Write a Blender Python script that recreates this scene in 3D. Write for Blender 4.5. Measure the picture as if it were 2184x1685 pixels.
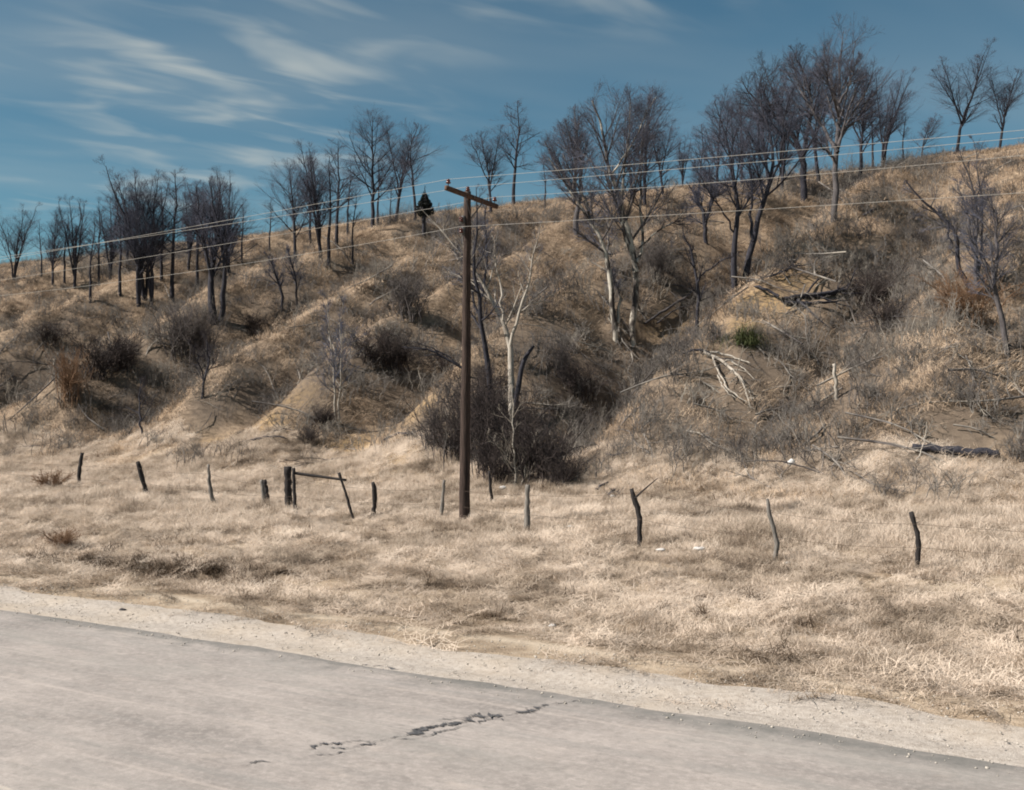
import bpy, math, random
import numpy as np
from mathutils import Vector

R_ = math.radians
scene = bpy.context.scene
for o in list(bpy.data.objects):
    bpy.data.objects.remove(o, do_unlink=True)

# ------------------------------------------------------------------ camera
CAM_Z = 2.6                      # metres above the road
FPX, CX, HY = 2448.0, 1091.5, 860.0     # focal length, centre column, horizon row (survey units)
cd = bpy.data.cameras.new('camera')
cam = bpy.data.objects.new('camera', cd)
scene.collection.objects.link(cam)
cam.location = (0, 0, CAM_Z)
cam.rotation_euler = (R_(90), 0, 0)
cd.sensor_width = 36.0
cd.lens = 36.0 * FPX / 2183.0
cd.shift_y = (HY - 842.5) / 2183.0
cd.clip_start = 0.1
cd.clip_end = 4000
scene.camera = cam
scene.render.resolution_x, scene.render.resolution_y = 1024, 790
scene.render.engine = 'CYCLES'
scene.cycles.filter_width = 1.9
scene.cycles.debug_use_spatial_splits = True
scene.cycles.max_bounces = 3
scene.cycles.diffuse_bounces = 2
scene.cycles.glossy_bounces = 1
scene.cycles.transmission_bounces = 2
scene.cycles.caustics_reflective = False
scene.cycles.caustics_refractive = False

# ------------------------------------------------------------------ light, sky, exposure
SUN_AZ_VEC = Vector((-1.0, -0.18, 0.0)).normalized()     # horizontal direction towards the sun: left, a little behind
SUN_EL = R_(43)
to_sun = Vector((SUN_AZ_VEC.x * math.cos(SUN_EL), SUN_AZ_VEC.y * math.cos(SUN_EL), math.sin(SUN_EL)))
sl = bpy.data.lights.new('sun', 'SUN')
sl.energy = 5.0
sl.angle = R_(0.53)
sl.color = (1.0, 0.93, 0.84)
sun = bpy.data.objects.new('sun', sl)
scene.collection.objects.link(sun)
sun.rotation_euler = (-to_sun).to_track_quat('-Z', 'Y').to_euler()
sun.location = (-40, -20, 60)

world = bpy.data.worlds.new('World')
scene.world = world
world.use_nodes = True
wn, wl = world.node_tree.nodes, world.node_tree.links
wn.clear()
w_out = wn.new('ShaderNodeOutputWorld')
w_bg = wn.new('ShaderNodeBackground')
w_sky = wn.new('ShaderNodeTexSky')
w_sky.sky_type = 'NISHITA'
w_sky.sun_disc = False
w_sky.sun_elevation = SUN_EL
w_sky.sun_rotation = math.atan2(SUN_AZ_VEC.x, SUN_AZ_VEC.y)
w_sky.altitude = 1200
w_sky.air_density = 1.0
w_sky.dust_density = 0.25
w_sky.ozone_density = 1.0
w_tint = wn.new('ShaderNodeMix'); w_tint.data_type = 'RGBA'; w_tint.blend_type = 'MULTIPLY'
w_tint.inputs[0].default_value = 1.0
w_tint.inputs[7].default_value = (0.49, 0.79, 0.77, 1)
wl.new(w_sky.outputs[0], w_tint.inputs[6])
OX, OY, PX, PY = 5.85, 4.9, 0.45, 0.1
# thin cirrus: a layer overhead, seen in perspective (direction / height)
w_tc = wn.new('ShaderNodeTexCoord')
w_sep = wn.new('ShaderNodeSeparateXYZ'); wl.new(w_tc.outputs['Generated'], w_sep.inputs[0])
def wmath(op, a, b=None, c=None):
    n = wn.new('ShaderNodeMath'); n.operation = op
    for i, v in enumerate((a, b, c)):
        if v is None: continue
        if isinstance(v, (int, float)): n.inputs[i].default_value = v
        else: wl.new(v, n.inputs[i])
    return n.outputs[0]
zc = wmath('ADD', wmath('MAXIMUM', w_sep.outputs[2], 0.0), 0.10)
pxc = wmath('DIVIDE', w_sep.outputs[0], zc)
pyc = wmath('DIVIDE', w_sep.outputs[1], zc)
w_cmb = wn.new('ShaderNodeCombineXYZ'); wl.new(pxc, w_cmb.inputs[0]); wl.new(pyc, w_cmb.inputs[1])
def wnoise(along, across, rot, off, detail, rough, dist):
    ca, sa = math.cos(rot), math.sin(rot)
    a = wmath('ADD', wmath('MULTIPLY', pxc, ca * along), wmath('MULTIPLY', pyc, sa * along))
    b = wmath('ADD', wmath('MULTIPLY', pxc, -sa * across), wmath('MULTIPLY', pyc, ca * across))
    c = wn.new('ShaderNodeCombineXYZ'); wl.new(wmath('ADD', a, off[0]), c.inputs[0]); wl.new(wmath('ADD', b, off[1]), c.inputs[1])
    t = wn.new('ShaderNodeTexNoise'); t.inputs['Scale'].default_value = 1.0
    t.inputs['Detail'].default_value = detail; t.inputs['Roughness'].default_value = rough
    t.inputs['Distortion'].default_value = dist
    wl.new(c.outputs[0], t.inputs['Vector'])
    return t.outputs['Fac']
def wramp(v, a, b):
    n = wn.new('ShaderNodeMapRange'); n.interpolation_type = 'SMOOTHSTEP'
    n.inputs['From Min'].default_value = a; n.inputs['From Max'].default_value = b
    wl.new(v, n.inputs['Value'])
    return n.outputs[0]
streak = wramp(wnoise(3.2, 7.0, R_(36), (OX, OY), 3.0, 0.45, 0.45), 0.44, 0.78)
patch = wramp(wnoise(0.5, 0.5, 0.0, (PX, PY), 1.0, 0.5, 0.0), 0.46, 0.64)
veil = wramp(wnoise(0.5, 1.3, R_(30), (9.2, 4.1), 3.0, 0.55, 0.3), 0.30, 0.75)
cover = wmath('ADD', wmath('MULTIPLY', wmath('MULTIPLY', streak, patch), 0.66), wmath('MULTIPLY', veil, 0.16))
w_mix = wn.new('ShaderNodeMix'); w_mix.data_type = 'RGBA'
wl.new(cover, w_mix.inputs[0])
wl.new(w_tint.outputs[2], w_mix.inputs[6])
w_mix.inputs[7].default_value = (6.6, 6.8, 6.3, 1)
wl.new(w_mix.outputs[2], w_bg.inputs[0])
w_bg.inputs[1].default_value = 0.05
wl.new(w_bg.outputs[0], w_out.inputs[0])

scene.view_settings.view_transform = 'Standard'
scene.view_settings.look = 'None'
scene.view_settings.gamma = 1.0
scene.view_settings.exposure = 0.85
scene.view_settings.use_curve_mapping = False

# ------------------------------------------------------------------ helpers
COL = scene.collection

def tag(o, label=None, cat=None, group=None, kind=None):
    if label: o['label'] = label
    if cat: o['category'] = cat
    if group: o['group'] = group
    if kind: o['kind'] = kind
    return o

def empty(name, loc, label, cat, group=None):
    o = bpy.data.objects.new(name, None)
    o.empty_display_size = 0.3
    COL.objects.link(o)
    o.location = loc
    return tag(o, label, cat, group)

def np_mesh(name, verts, quads=None, tris=None, smooth=True):
    me = bpy.data.meshes.new(name)
    v = np.asarray(verts, np.float32).reshape(-1, 3)
    nq = 0 if quads is None else len(quads)
    nt = 0 if tris is None else len(tris)
    me.vertices.add(len(v)); me.vertices.foreach_set('co', v.ravel())
    loops = []
    if nq: loops.append(np.asarray(quads, np.int32).ravel())
    if nt: loops.append(np.asarray(tris, np.int32).ravel())
    loops = np.concatenate(loops)
    me.loops.add(len(loops)); me.loops.foreach_set('vertex_index', loops)
    me.polygons.add(nq + nt)
    starts = np.concatenate([np.arange(nq) * 4, nq * 4 + np.arange(nt) * 3]).astype(np.int32)
    tot = np.concatenate([np.full(nq, 4), np.full(nt, 3)]).astype(np.int32)
    me.polygons.foreach_set('loop_start', starts)
    me.polygons.foreach_set('loop_total', tot)
    if smooth: me.polygons.foreach_set('use_smooth', np.ones(nq + nt, bool))
    me.update(calc_edges=True)
    return me

def obj(name, me, mat, parent=None):
    o = bpy.data.objects.new(name, me)
    if mat is not None and len(me.materials) == 0: me.materials.append(mat)
    COL.objects.link(o)
    if parent is not None: o.parent = parent
    return o

class Geo:
    """collects tubes / boxes into one mesh"""
    def __init__(s): s.v = []; s.q = []; s.t = []; s.n = 0
    def add(s, v, q=None, t=None):
        v = np.asarray(v, float).reshape(-1, 3)
        s.v.append(v)
        if q is not None and len(q): s.q.append(np.asarray(q) + s.n)
        if t is not None and len(t): s.t.append(np.asarray(t) + s.n)
        s.n += len(v)
    def tubes(s, P, R, sides, cap=False):
        v, q, t = tube_arrays(P, R, sides, cap); s.add(v, q, t)
    def box(s, c, h, rot=None):
        c = np.array(c, float); h = np.array(h, float)
        v = np.array([(x, y, z) for x in (-1, 1) for y in (-1, 1) for z in (-1, 1)], float) * h
        if rot is not None: v = v @ np.array(rot).T
        s.add(v + c, [(0, 1, 3, 2), (4, 6, 7, 5), (0, 4, 5, 1), (2, 3, 7, 6), (0, 2, 6, 4), (1, 5, 7, 3)])
    def lathe(s, c, prof, n=14, axis=(0, 0, 1)):
        ax = Vector(axis).normalized(); q = ax.to_track_quat('Z', 'Y').to_matrix()
        v = []
        for r, z in prof:
            for k in range(n):
                a = 2 * math.pi * k / n
                v.append(np.array(q @ Vector((r * math.cos(a), r * math.sin(a), z))) + np.array(c))
        f = []
        for i in range(len(prof) - 1):
            for k in range(n):
                f.append((i * n + k, i * n + (k + 1) % n, (i + 1) * n + (k + 1) % n, (i + 1) * n + k))
        s.add(v, f)
    def mesh(s, name, smooth=True):
        return np_mesh(name, np.concatenate(s.v), np.concatenate(s.q) if s.q else None,
                       np.concatenate(s.t) if s.t else None, smooth)

def tube_arrays(P, R, s, cap=False):
    P = np.asarray(P, float); R = np.asarray(R, float)
    if P.ndim == 2: P = P[None]; R = R[None]
    n, k = P.shape[:2]
    T = np.gradient(P, axis=1)
    T /= np.linalg.norm(T, axis=2, keepdims=True) + 1e-9
    mean = T.mean(axis=1, keepdims=True)
    ref = np.where(np.abs(mean[..., 2:3]) > 0.8, np.array([1.0, 0.13, 0]), np.array([0, 0.1, 1.0]))
    U = np.cross(T, np.broadcast_to(ref, T.shape)); U /= np.linalg.norm(U, axis=2, keepdims=True) + 1e-9
    V = np.cross(T, U)
    a = np.arange(s) * 2 * np.pi / s
    ring = P[:, :, None] + R[:, :, None, None] * (np.cos(a)[None, None, :, None] * U[:, :, None] + np.sin(a)[None, None, :, None] * V[:, :, None])
    v = ring.reshape(-1, 3)
    base = (np.arange(n)[:, None, None] * k * s) + (np.arange(k - 1)[None, :, None] * s)
    j = np.arange(s)[None, None]; j2 = (j + 1) % s
    q = np.stack([base + j, base + s + j, base + s + j2, base + j2], -1).reshape(-1, 4)
    t = None
    if cap:
        v = np.concatenate([v, P[:, -1]])
        c = n * k * s + np.arange(n)
        lb = np.arange(n) * k * s + (k - 1) * s
        t = np.stack([np.broadcast_to(c[:, None], (n, s)), lb[:, None] + (np.arange(s)[None] + 1) % s, lb[:, None] + np.arange(s)[None]], -1).reshape(-1, 3)
    return v, q, t

def resample(pts, k):
    pts = np.asarray(pts, float)
    # smooth (Catmull-Rom) then uniform resample
    p = np.vstack([2 * pts[0] - pts[1], pts, 2 * pts[-1] - pts[-2]])
    out = []
    for i in range(1, len(p) - 2):
        for t in np.linspace(0, 1, 9)[:-1]:
            out.append(0.5 * (2 * p[i] + (p[i + 1] - p[i - 1]) * t + (2 * p[i - 1] - 5 * p[i] + 4 * p[i + 1] - p[i + 2]) * t * t
                       + (-p[i - 1] + 3 * p[i] - 3 * p[i + 1] + p[i + 2]) * t ** 3))
    out.append(p[-2]); out = np.array(out)
    d = np.concatenate([[0], np.cumsum(np.linalg.norm(np.diff(out[:, :3], axis=0), axis=1))])
    x = np.linspace(0, d[-1], k)
    return np.stack([np.interp(x, d, out[:, c]) for c in range(out.shape[1])], 1)

# value noise in numpy
_tab = np.random.RandomState(11).rand(512, 512)
def vnoise(x, y):
    xi = np.floor(x).astype(int); yi = np.floor(y).astype(int)
    fx = x - xi; fy = y - yi
    fx = fx * fx * (3 - 2 * fx); fy = fy * fy * (3 - 2 * fy)
    g = lambda a, b: _tab[a % 512, b % 512]
    return ((g(xi, yi) * (1 - fx) + g(xi + 1, yi) * fx) * (1 - fy) + (g(xi, yi + 1) * (1 - fx) + g(xi + 1, yi + 1) * fx) * fy) * 2 - 1
def fbm(x, y, o=4):
    s = 0; a = 1; t = 0
    for i in range(o):
        s = s + a * vnoise(x * 2 ** i + 17.3 * i, y * 2 ** i + 5.1 * i); t += a; a *= 0.5
    return s / t
def sstep(a, b, x):
    t = np.clip((x - a) / (b - a), 0, 1); return t * t * (3 - 2 * t)

# ------------------------------------------------------------------ terrain: road coordinates (u along the road, v across it)
AX, AY = -0.85, 0.5268
NX, NY = 0.5268, 0.85
def to_uv(x, y): return AX * x + AY * y, NX * x + NY * y
def to_xy(u, v): return AX * u + NX * v, AY * u + NY * v
ROAD0, ROAD1 = 0.5, 8.9
_pv = np.array([-80, -20, -3, 0.4, 8.9, 10.2, 11.0, 11.8, 13.2, 14.8, 17, 20, 24, 29, 32, 34, 36.5, 40, 45, 52, 60, 70, 80, 90, 98, 106, 125, 160, 260, 500, 900])
_pz = np.array([-1.5, -1.2, -.5, -.07, -.07, -.08, -.08, -.16, -.48, -.66, -.62, -.58, -.60, -.62, -.55, -.25, .75, 2.5, 4.9, 8.1, 11.4, 15.0, 18.0, 20.8, 22.4, 23.1, 23.6, 22.5, 19, 14, 8])
_gv = np.arange(-80, 900, 0.25)
_gz = np.interp(_gv, _pv, _pz)
_k = np.exp(-0.5 * (np.arange(-16, 17) / 5.0) ** 2); _k /= _k.sum()
_gs = np.convolve(np.pad(_gz, 16, mode='edge'), _k, 'valid')
_wt = sstep(11.5, 16, _gv)
_gz = _gz * (1 - _wt) + _gs * _wt
# spurs (+) and gullies (-) on the slope: (u, half width, height)
SPURS = [(13.0, 2.0, -1.0), (17.5, 2.3, 1.0), (22.0, 2.4, -2.3), (27.6, 2.1, 1.3), (31.2, 2.0, -1.7), (35.6, 1.7, 1.5), (38.5, 2.0, -1.4),
         (43, 2.4, 1.3), (48, 2.6, -1.8), (54, 3, 1.5), (60, 3, -1.7), (67, 3.5, 1.6), (76, 4, -1.6), (86, 4.5, 1.5), (98, 5, -1.5),
         (8.5, 2.0, 0.9), (4.5, 2.2, -0.9), (0, 2.5, 0.7), (-6, 3, -1.0), (-14, 3, 1.0)]
def height(x, y):
    x = np.asarray(x, float); y = np.asarray(y, float)
    u, v = to_uv(x, y)
    z = np.interp(v, _gv, _gz)
    hill = sstep(33, 42, v)
    top = 1 - sstep(62, 92, v)
    uw = u + 1.6 * fbm(u * 0.09 + 3, v * 0.09 + 8, 2) - (v - 42) * 0.03
    e = sstep(33.5, 43, v) * (0.10 + 0.90 * top)
    g = 0
    for su, sw, sh in SPURS:
        g = g + sh * 1.12 * np.exp(-np.abs((uw - su) / sw) ** 1.6)
    z = z + e * g
    z = z + hill * (0.60 * fbm(x * 0.16, y * 0.16, 3) + 0.34 * fbm(x * 0.6 + 9, y * 0.6, 4) - 0.55 * np.clip(0.22 - np.abs(fbm(u * 0.33 + 2, v * 0.13 + 5, 3)), 0, 1) * top / 0.22 * 0.6) * (0.35 + 0.65 * top)
    z = z + sstep(60, 100, v) * (0.55 * fbm(x * 0.035 + 4, y * 0.035, 3) + 0.012 * (30 - np.clip(u, 0, 120)))
    field = sstep(11.2, 14, v) * (1 - hill)
    z = z + field * (0.07 * fbm(x * 0.5, y * 0.5, 3) + 0.05 * fbm(x * 1.9, y * 1.9, 2))
    # eroded ditch head at the left of the verge
    z = z - 1.0 * np.exp(-((u - 18.3) / 2.4) ** 2 - ((v - 14.6) / 0.8) ** 2)
    z = z - 0.25 * np.exp(-((u - 26) / 6) ** 2 - ((v - 14.8) / 1.2) ** 2)
    # a low rise of the field on the right
    z = z + 0.35 * np.exp(-((u - 4) / 7) ** 2 - ((v - 27) / 5) ** 2)
    return z

def ray(px, d):  # lateral position of a column at depth d
    return (px - CX) / FPX * d
_dd = np.concatenate([np.arange(7, 60, 0.05), np.arange(60, 260, 0.1)])
def hit(px, py):
    """where the survey line through (px, py) meets the ground"""
    X = ray(px, _dd); Z = CAM_Z + (HY - py) / FPX * _dd
    h = height(X, _dd)
    i = np.argmax(h >= Z)
    if not (h >= Z).any(): i = np.argmax(h - Z)
    d = _dd[i]
    return np.array([ray(px, d), d, float(height(ray(px, d), d))])
def lift(px, py, d):
    return np.array([ray(px, d), d, CAM_Z + (HY - py) / FPX * d])

# ------------------------------------------------------------------ materials
def nmat(name):
    m = bpy.data.materials.new(name); m.use_nodes = True
    nt = m.node_tree; b = nt.nodes['Principled BSDF']
    b.inputs['Specular IOR Level'].default_value = 0.2
    b.inputs['Roughness'].default_value = 0.9
    return m, nt, b
class NT:
    def __init__(s, nt): s.nt = nt
    def n(s, t, **kw):
        nd = s.nt.nodes.new(t)
        for k, v in kw.items(): setattr(nd, k, v)
        return nd
    def l(s, a, b): s.nt.links.new(a, b)
    def noise(s, scale, detail=4, rough=0.55, coord='Object', sc=None, rot=None, dist=0.0):
        tc = s.n('ShaderNodeTexCoord'); v = tc.outputs[coord]
        if coord == 'World':
            pass
        if sc is not None or rot is not None:
            mp = s.n('ShaderNodeMapping')
            if sc is not None: mp.inputs['Scale'].default_value = sc
            if rot is not None: mp.inputs['Rotation'].default_value = rot
            s.l(v, mp.inputs[0]); v = mp.outputs[0]
        t = s.n('ShaderNodeTexNoise'); t.inputs['Scale'].default_value = scale; t.inputs['Detail'].default_value = detail
        t.inputs['Roughness'].default_value = rough; t.inputs['Distortion'].default_value = dist
        s.l(v, t.inputs['Vector']); return t.outputs['Fac']
    def ramp(s, fac, stops):
        r = s.n('ShaderNodeValToRGB'); e = r.color_ramp.elements
        while len(e) < len(stops): e.new(0.5)
        for el, (p, c) in zip(e, stops):
            el.position = p; el.color = (c[0], c[1], c[2], 1)
        s.l(fac, r.inputs[0]); return r.outputs[0]
    def rng(s, v, a, b, c=0.0, d=1.0):
        m = s.n('ShaderNodeMapRange'); m.inputs[1].default_value = a; m.inputs[2].default_value = b
        m.inputs[3].default_value = c; m.inputs[4].default_value = d; s.l(v, m.inputs[0]); return m.outputs[0]
    def mix(s, f, a, b, blend='MIX'):
        m = s.n('ShaderNodeMix', data_type='RGBA', blend_type=blend)
        for i, v in ((0, f), (6, a), (7, b)):
            if isinstance(v, (int, float)): m.inputs[i].default_value = v
            elif isinstance(v, tuple): m.inputs[i].default_value = (v[0], v[1], v[2], 1)
            else: s.l(v, m.inputs[i])
        return m.outputs[2]
    def math(s, op, a, b):
        m = s.n('ShaderNodeMath', operation=op)
        for i, v in enumerate((a, b)):
            if isinstance(v, (int, float)): m.inputs[i].default_value = v
            else: s.l(v, m.inputs[i])
        return m.outputs[0]
    def attr(s, name): return s.n('ShaderNodeAttribute', attribute_name=name).outputs['Fac']
    def bump(s, h, strength, dist, b):
        m = s.n('ShaderNodeBump'); m.inputs['Strength'].default_value = strength; m.inputs['Distance'].default_value = dist
        s.l(h, m.inputs['Height']); s.l(m.outputs[0], b.inputs['Normal'])

def ground_material():
    m, nt, b = nmat('dry_ground'); N = NT(nt)
    big = N.noise(0.22, 4, 0.6)
    fine = N.noise(5.0, 5, 0.65)
    grain = N.noise(38.0, 3, 0.7)
    field = N.ramp(N.mix(0.5, big, fine), [(0.38, (.20, .148, .102)), (0.50, (.37, .29, .212)), (0.62, (.50, .41, .315))])
    hillc = N.ramp(N.mix(0.55, big, fine), [(0.36, (.075, .053, .038)), (0.46, (.20, .145, .10)), (0.57, (.34, .255, .178)), (0.68, (.46, .35, .25))])
    c = N.mix(N.attr('hill'), field, hillc)
    sand = N.ramp(fine, [(0.3, (.27, .175, .085)), (0.7, (.45, .31, .16))])
    c = N.mix(N.math('MULTIPLY', N.attr('sand'), N.rng(fine, 0.38, 0.55)), c, sand)
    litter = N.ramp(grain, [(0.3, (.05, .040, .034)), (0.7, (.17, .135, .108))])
    c = N.mix(N.math('MULTIPLY', N.attr('litter'), 0.75), c, litter)  # litter under brush, plus the painted shade of the ditch bank
    c = N.mix(N.rng(grain, 0.35, 0.75, 0, 0.35), c, (.10, .072, .045))
    c = N.mix(N.math('MULTIPLY', N.attr('track'), 0.8), c, (.50, .42, .33))
    nt.links.new(c, b.inputs['Base Color'])
    N.bump(N.mix(0.4, fine, grain), 0.6, 0.12, b)
    return m

def gravel_material():
    m, nt, b = nmat('pale_gravel'); N = NT(nt)
    big = N.noise(0.5, 4, 0.6); g = N.noise(60, 3, 0.75); v = N.noise(14, 3, 0.7)
    c = N.ramp(N.mix(0.5, g, v), [(0.34, (.25, .215, .185)), (0.5, (.385, .34, .30)), (0.66, (.50, .455, .41))])
    c = N.mix(N.rng(big, 0.45, 0.7, 0, 0.5), c, (.44, .35, .255))
    nt.links.new(c, b.inputs['Base Color']); N.bump(g, 0.7, 0.02, b)
    return m

def road_material():
    m, nt, b = nmat('worn_pavement'); N = NT(nt)
    along = N.noise(1.0, 6, 0.65, sc=(0.35, 1.3, 1))       # object x runs along the road, y across it
    cloud = N.noise(0.9, 6, 0.7)
    g = N.noise(90, 3, 0.8)
    c = N.ramp(N.mix(0.5, along, cloud), [(0.38, (.200, .182, .170)), (0.5, (.282, .254, .236)), (0.62, (.36, .322, .298))])
    c = N.mix(N.rng(g, 0.35, 0.7, 0.0, 0.45), c, (.17, .15, .14))
    c = N.mix(N.rng(N.noise(16, 5, .8), 0.46, 0.66, 0, .5), c, (.42, .375, .35))
    c = N.mix(N.rng(N.noise(11, 5, .8, sc=(.7, 1.2, 1)), 0.52, 0.68, 0, .55), c, (.16, .145, .137))
    c = N.mix(N.rng(N.noise(1.0, 5, .65, sc=(.12, 5.5, 1)), 0.52, 0.68, 0, .4), c, (.185, .18, .172))
    c = N.mix(N.rng(N.noise(1.3, 4, .6, sc=(.10, 6.5, 1)), 0.56, 0.68, 0, .35), c, (.42, .37, .335))
    c = N.mix(N.rng(N.noise(0.8, 5, .7, sc=(.3, 1, 1)), .50, .68, 0, .45), c, (.22, .215, .20))
    c = N.mix(N.rng(N.noise(5.0, 6, .75), .55, .72, 0, .5), c, (.19, .165, .15))
    c = N.mix(N.rng(N.noise(3.3, 6, .75, sc=(.6, 1, 1)), .56, .70, 0, .35), c, (.40, .345, .305))
    # dirty asphalt strip along the pavement edge, fretted by noise
    tc = N.n('ShaderNodeTexCoord'); sx = N.n('ShaderNodeSeparateXYZ'); N.l(tc.outputs['Object'], sx.inputs[0])
    wob = N.math('ADD', sx.outputs[1], N.rng(N.noise(2.6, 5, .7), 0.3, 0.7, -0.18, 0.18))
    edge = N.math('MULTIPLY', N.rng(wob, ROAD1 - 0.40, ROAD1 - 0.08), N.rng(N.noise(2.2, 4, .7), .30, .62, .35, 1.0))
    c = N.mix(N.math('MULTIPLY', edge, 0.75), c, (.105, .106, .100))
    # faint worn centre line
    dist = N.math('ABSOLUTE', N.math('SUBTRACT', sx.outputs[1], 4.72), 0.0)
    line = N.math('MULTIPLY', N.rng(dist, 0.07, 0.045), N.rng(N.noise(3.0, 4, .7, sc=(.5, 3, 1)), 0.48, 0.66, 0, 0.55))
    c = N.mix(line, c, (.50, .45, .38))
    nt.links.new(c, b.inputs['Base Color']); b.inputs['Roughness'].default_value = 0.85
    N.bump(g, 0.35, 0.01, b)
    return m

def simple(name, c0, c1, scale=8, rough=0.9, sc=(1, 1, 1), bump=0.3, rnd=0.0, spec=0.2, lo=0.32, hi=0.68):
    m, nt, b = nmat(name); N = NT(nt)
    f = N.noise(scale, 5, 0.65, sc=sc)
    c = N.ramp(f, [(lo, c0), (hi, c1)])
    if rnd:
        oi = N.n('ShaderNodeObjectInfo')
        c = N.mix(N.rng(oi.outputs['Random'], 0, 1, 0, rnd), c, tuple(0.4 * x for x in c0))
    nt.links.new(c, b.inputs['Base Color'])
    b.inputs['Roughness'].default_value = rough; b.inputs['Specular IOR Level'].default_value = spec
    if bump: N.bump(f, bump, 0.02, b)
    return m

def blade_material(name, stops, trans=0.25):
    m, nt, b = nmat(name); N = NT(nt)
    oi = N.n('ShaderNodeObjectInfo')
    geo = N.n('ShaderNodeNewGeometry')
    def pn(sc, det, lo=0.37):
        t = N.n('ShaderNodeTexNoise'); t.inputs['Scale'].default_value = sc; t.inputs['Detail'].default_value = det; t.inputs['Roughness'].default_value = 0.6
        N.l(geo.outputs['Position'], t.inputs['Vector']); return N.rng(t.outputs['Fac'], lo, 1 - lo)
    fac = N.math('ADD', N.math('MULTIPLY', oi.outputs['Random'], 0.28), N.math('ADD', N.math('MULTIPLY', pn(0.30, 3), 0.36), N.math('MULTIPLY', pn(1.5, 4), 0.36)))
    c = N.ramp(fac, stops)
    nt.links.new(c, b.inputs['Base Color'])
    b.inputs['Roughness'].default_value = 0.75
    tr = N.n('ShaderNodeBsdfTranslucent'); nt.links.new(c, tr.inputs[0])
    mx = N.n('ShaderNodeMixShader'); mx.inputs[0].default_value = trans
    out = nt.nodes['Material Output']
    nt.links.new(b.outputs[0], mx.inputs[1]); nt.links.new(tr.outputs[0], mx.inputs[2]); nt.links.new(mx.outputs[0], out.inputs[0])
    return m

M = {
    'ground': ground_material(), 'gravel': gravel_material(), 'road': road_material(),
    'tar': simple('crack_tar', (.040, .042, .048), (.12, .115, .115), 30, 0.8),
    'bark': simple('grey_bark', (.045, .041, .043), (.125, .112, .112), 6, sc=(3, 3, .6)),
    'bark_dark': simple('dark_bark', (.015, .015, .021), (.050, .048, .058), 6, sc=(3, 3, .6)),
    'bark_pale': simple('pale_bark', (.20, .17, .14), (.44, .40, .35), 3.0, sc=(2, 2, .5)),
    'bark_mixed': simple('patchy_bark', (.055, .046, .042), (.46, .42, .36), 1.3, sc=(1.5, 1.5, .55), lo=.46, hi=.58),
    'twig': simple('purple_grey_twigs', (.060, .065, .095), (.120, .126, .168), 2, bump=0),
    'twig_dark': simple('dark_twigs', (.022, .016, .018), (.055, .043, .044), 2, bump=0),
    'twig_pale': simple('pale_twigs', (.20, .17, .14), (.36, .32, .27), 2, bump=0),
    'brush_grey': simple('grey_brush_twigs', (.060, .052, .052), (.150, .130, .122), 1.5, bump=0),
    'brush': blade_material('brush_twigs', [(0.12, (.035, .030, .032)), (.35, (.095, .084, .080)), (.62, (.19, .172, .155)), (.9, (.33, .295, .25))], 0.0),
    'thicket': simple('thicket_twigs', (.018, .014, .016), (.085, .068, .062), 1.2, bump=0),
    'rust': simple('russet_weeds', (.13, .075, .045), (.25, .155, .095), 3, bump=0),
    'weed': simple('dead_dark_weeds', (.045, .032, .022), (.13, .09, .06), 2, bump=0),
    'straw': blade_material('straw', [(0.14, (.17, .130, .098)), (.32, (.39, .315, .245)), (.55, (.60, .50, .41)), (.9, (.73, .625, .525))]),
    'straw_hill': blade_material('hill_straw', [(0.12, (.080, .057, .040)), (.35, (.22, .163, .114)), (.58, (.43, .325, .233)), (.85, (.62, .485, .36))]),
    'green': simple('grey_green_blades', (.035, .045, .018), (.10, .11, .045), 4, bump=0),
    'conifer': simple('dark_needles', (.010, .012, .012), (.03, .032, .028), 4, bump=0),
    'pole': simple('creosoted_wood', (.016, .011, .010), (.098, .068, .056), 9, sc=(9, 9, .22), rough=0.85, lo=.40, hi=.66),
    'arm': simple('crossarm_wood', (.040, .024, .018), (.12, .075, .055), 5, sc=(3, 3, 3)),
    'post_dark': simple('black_post_wood', (.014, .012, .013), (.050, .044, .042), 7, sc=(6, 6, .6)),
    'post_grey': simple('grey_post_wood', (.075, .068, .062), (.27, .245, .22), 6, sc=(6, 6, .7)),
    'metal': simple('dull_steel', (.05, .05, .052), (.12, .12, .12), 9, 0.55),
    'porcelain': simple('brown_porcelain', (.055, .016, .012), (.10, .030, .022), 5, 0.18, spec=0.6, bump=0),
    'wire': simple('bare_wire', (.30, .285, .26), (.40, .38, .35), 3, 0.5, bump=0),
    'rusty_wire': simple('rusty_wire', (.06, .045, .035), (.14, .10, .08), 9, bump=0),
    'white': simple('white_paper', (.42, .41, .40), (.62, .61, .60), 9, bump=0.4),
    'stone': simple('grey_stone', (.34, .30, .26), (.55, .50, .44), 9, rnd=0.25),
    'dark_stone': simple('dark_clod', (.03, .028, .03), (.07, .065, .07), 9),
}

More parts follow.
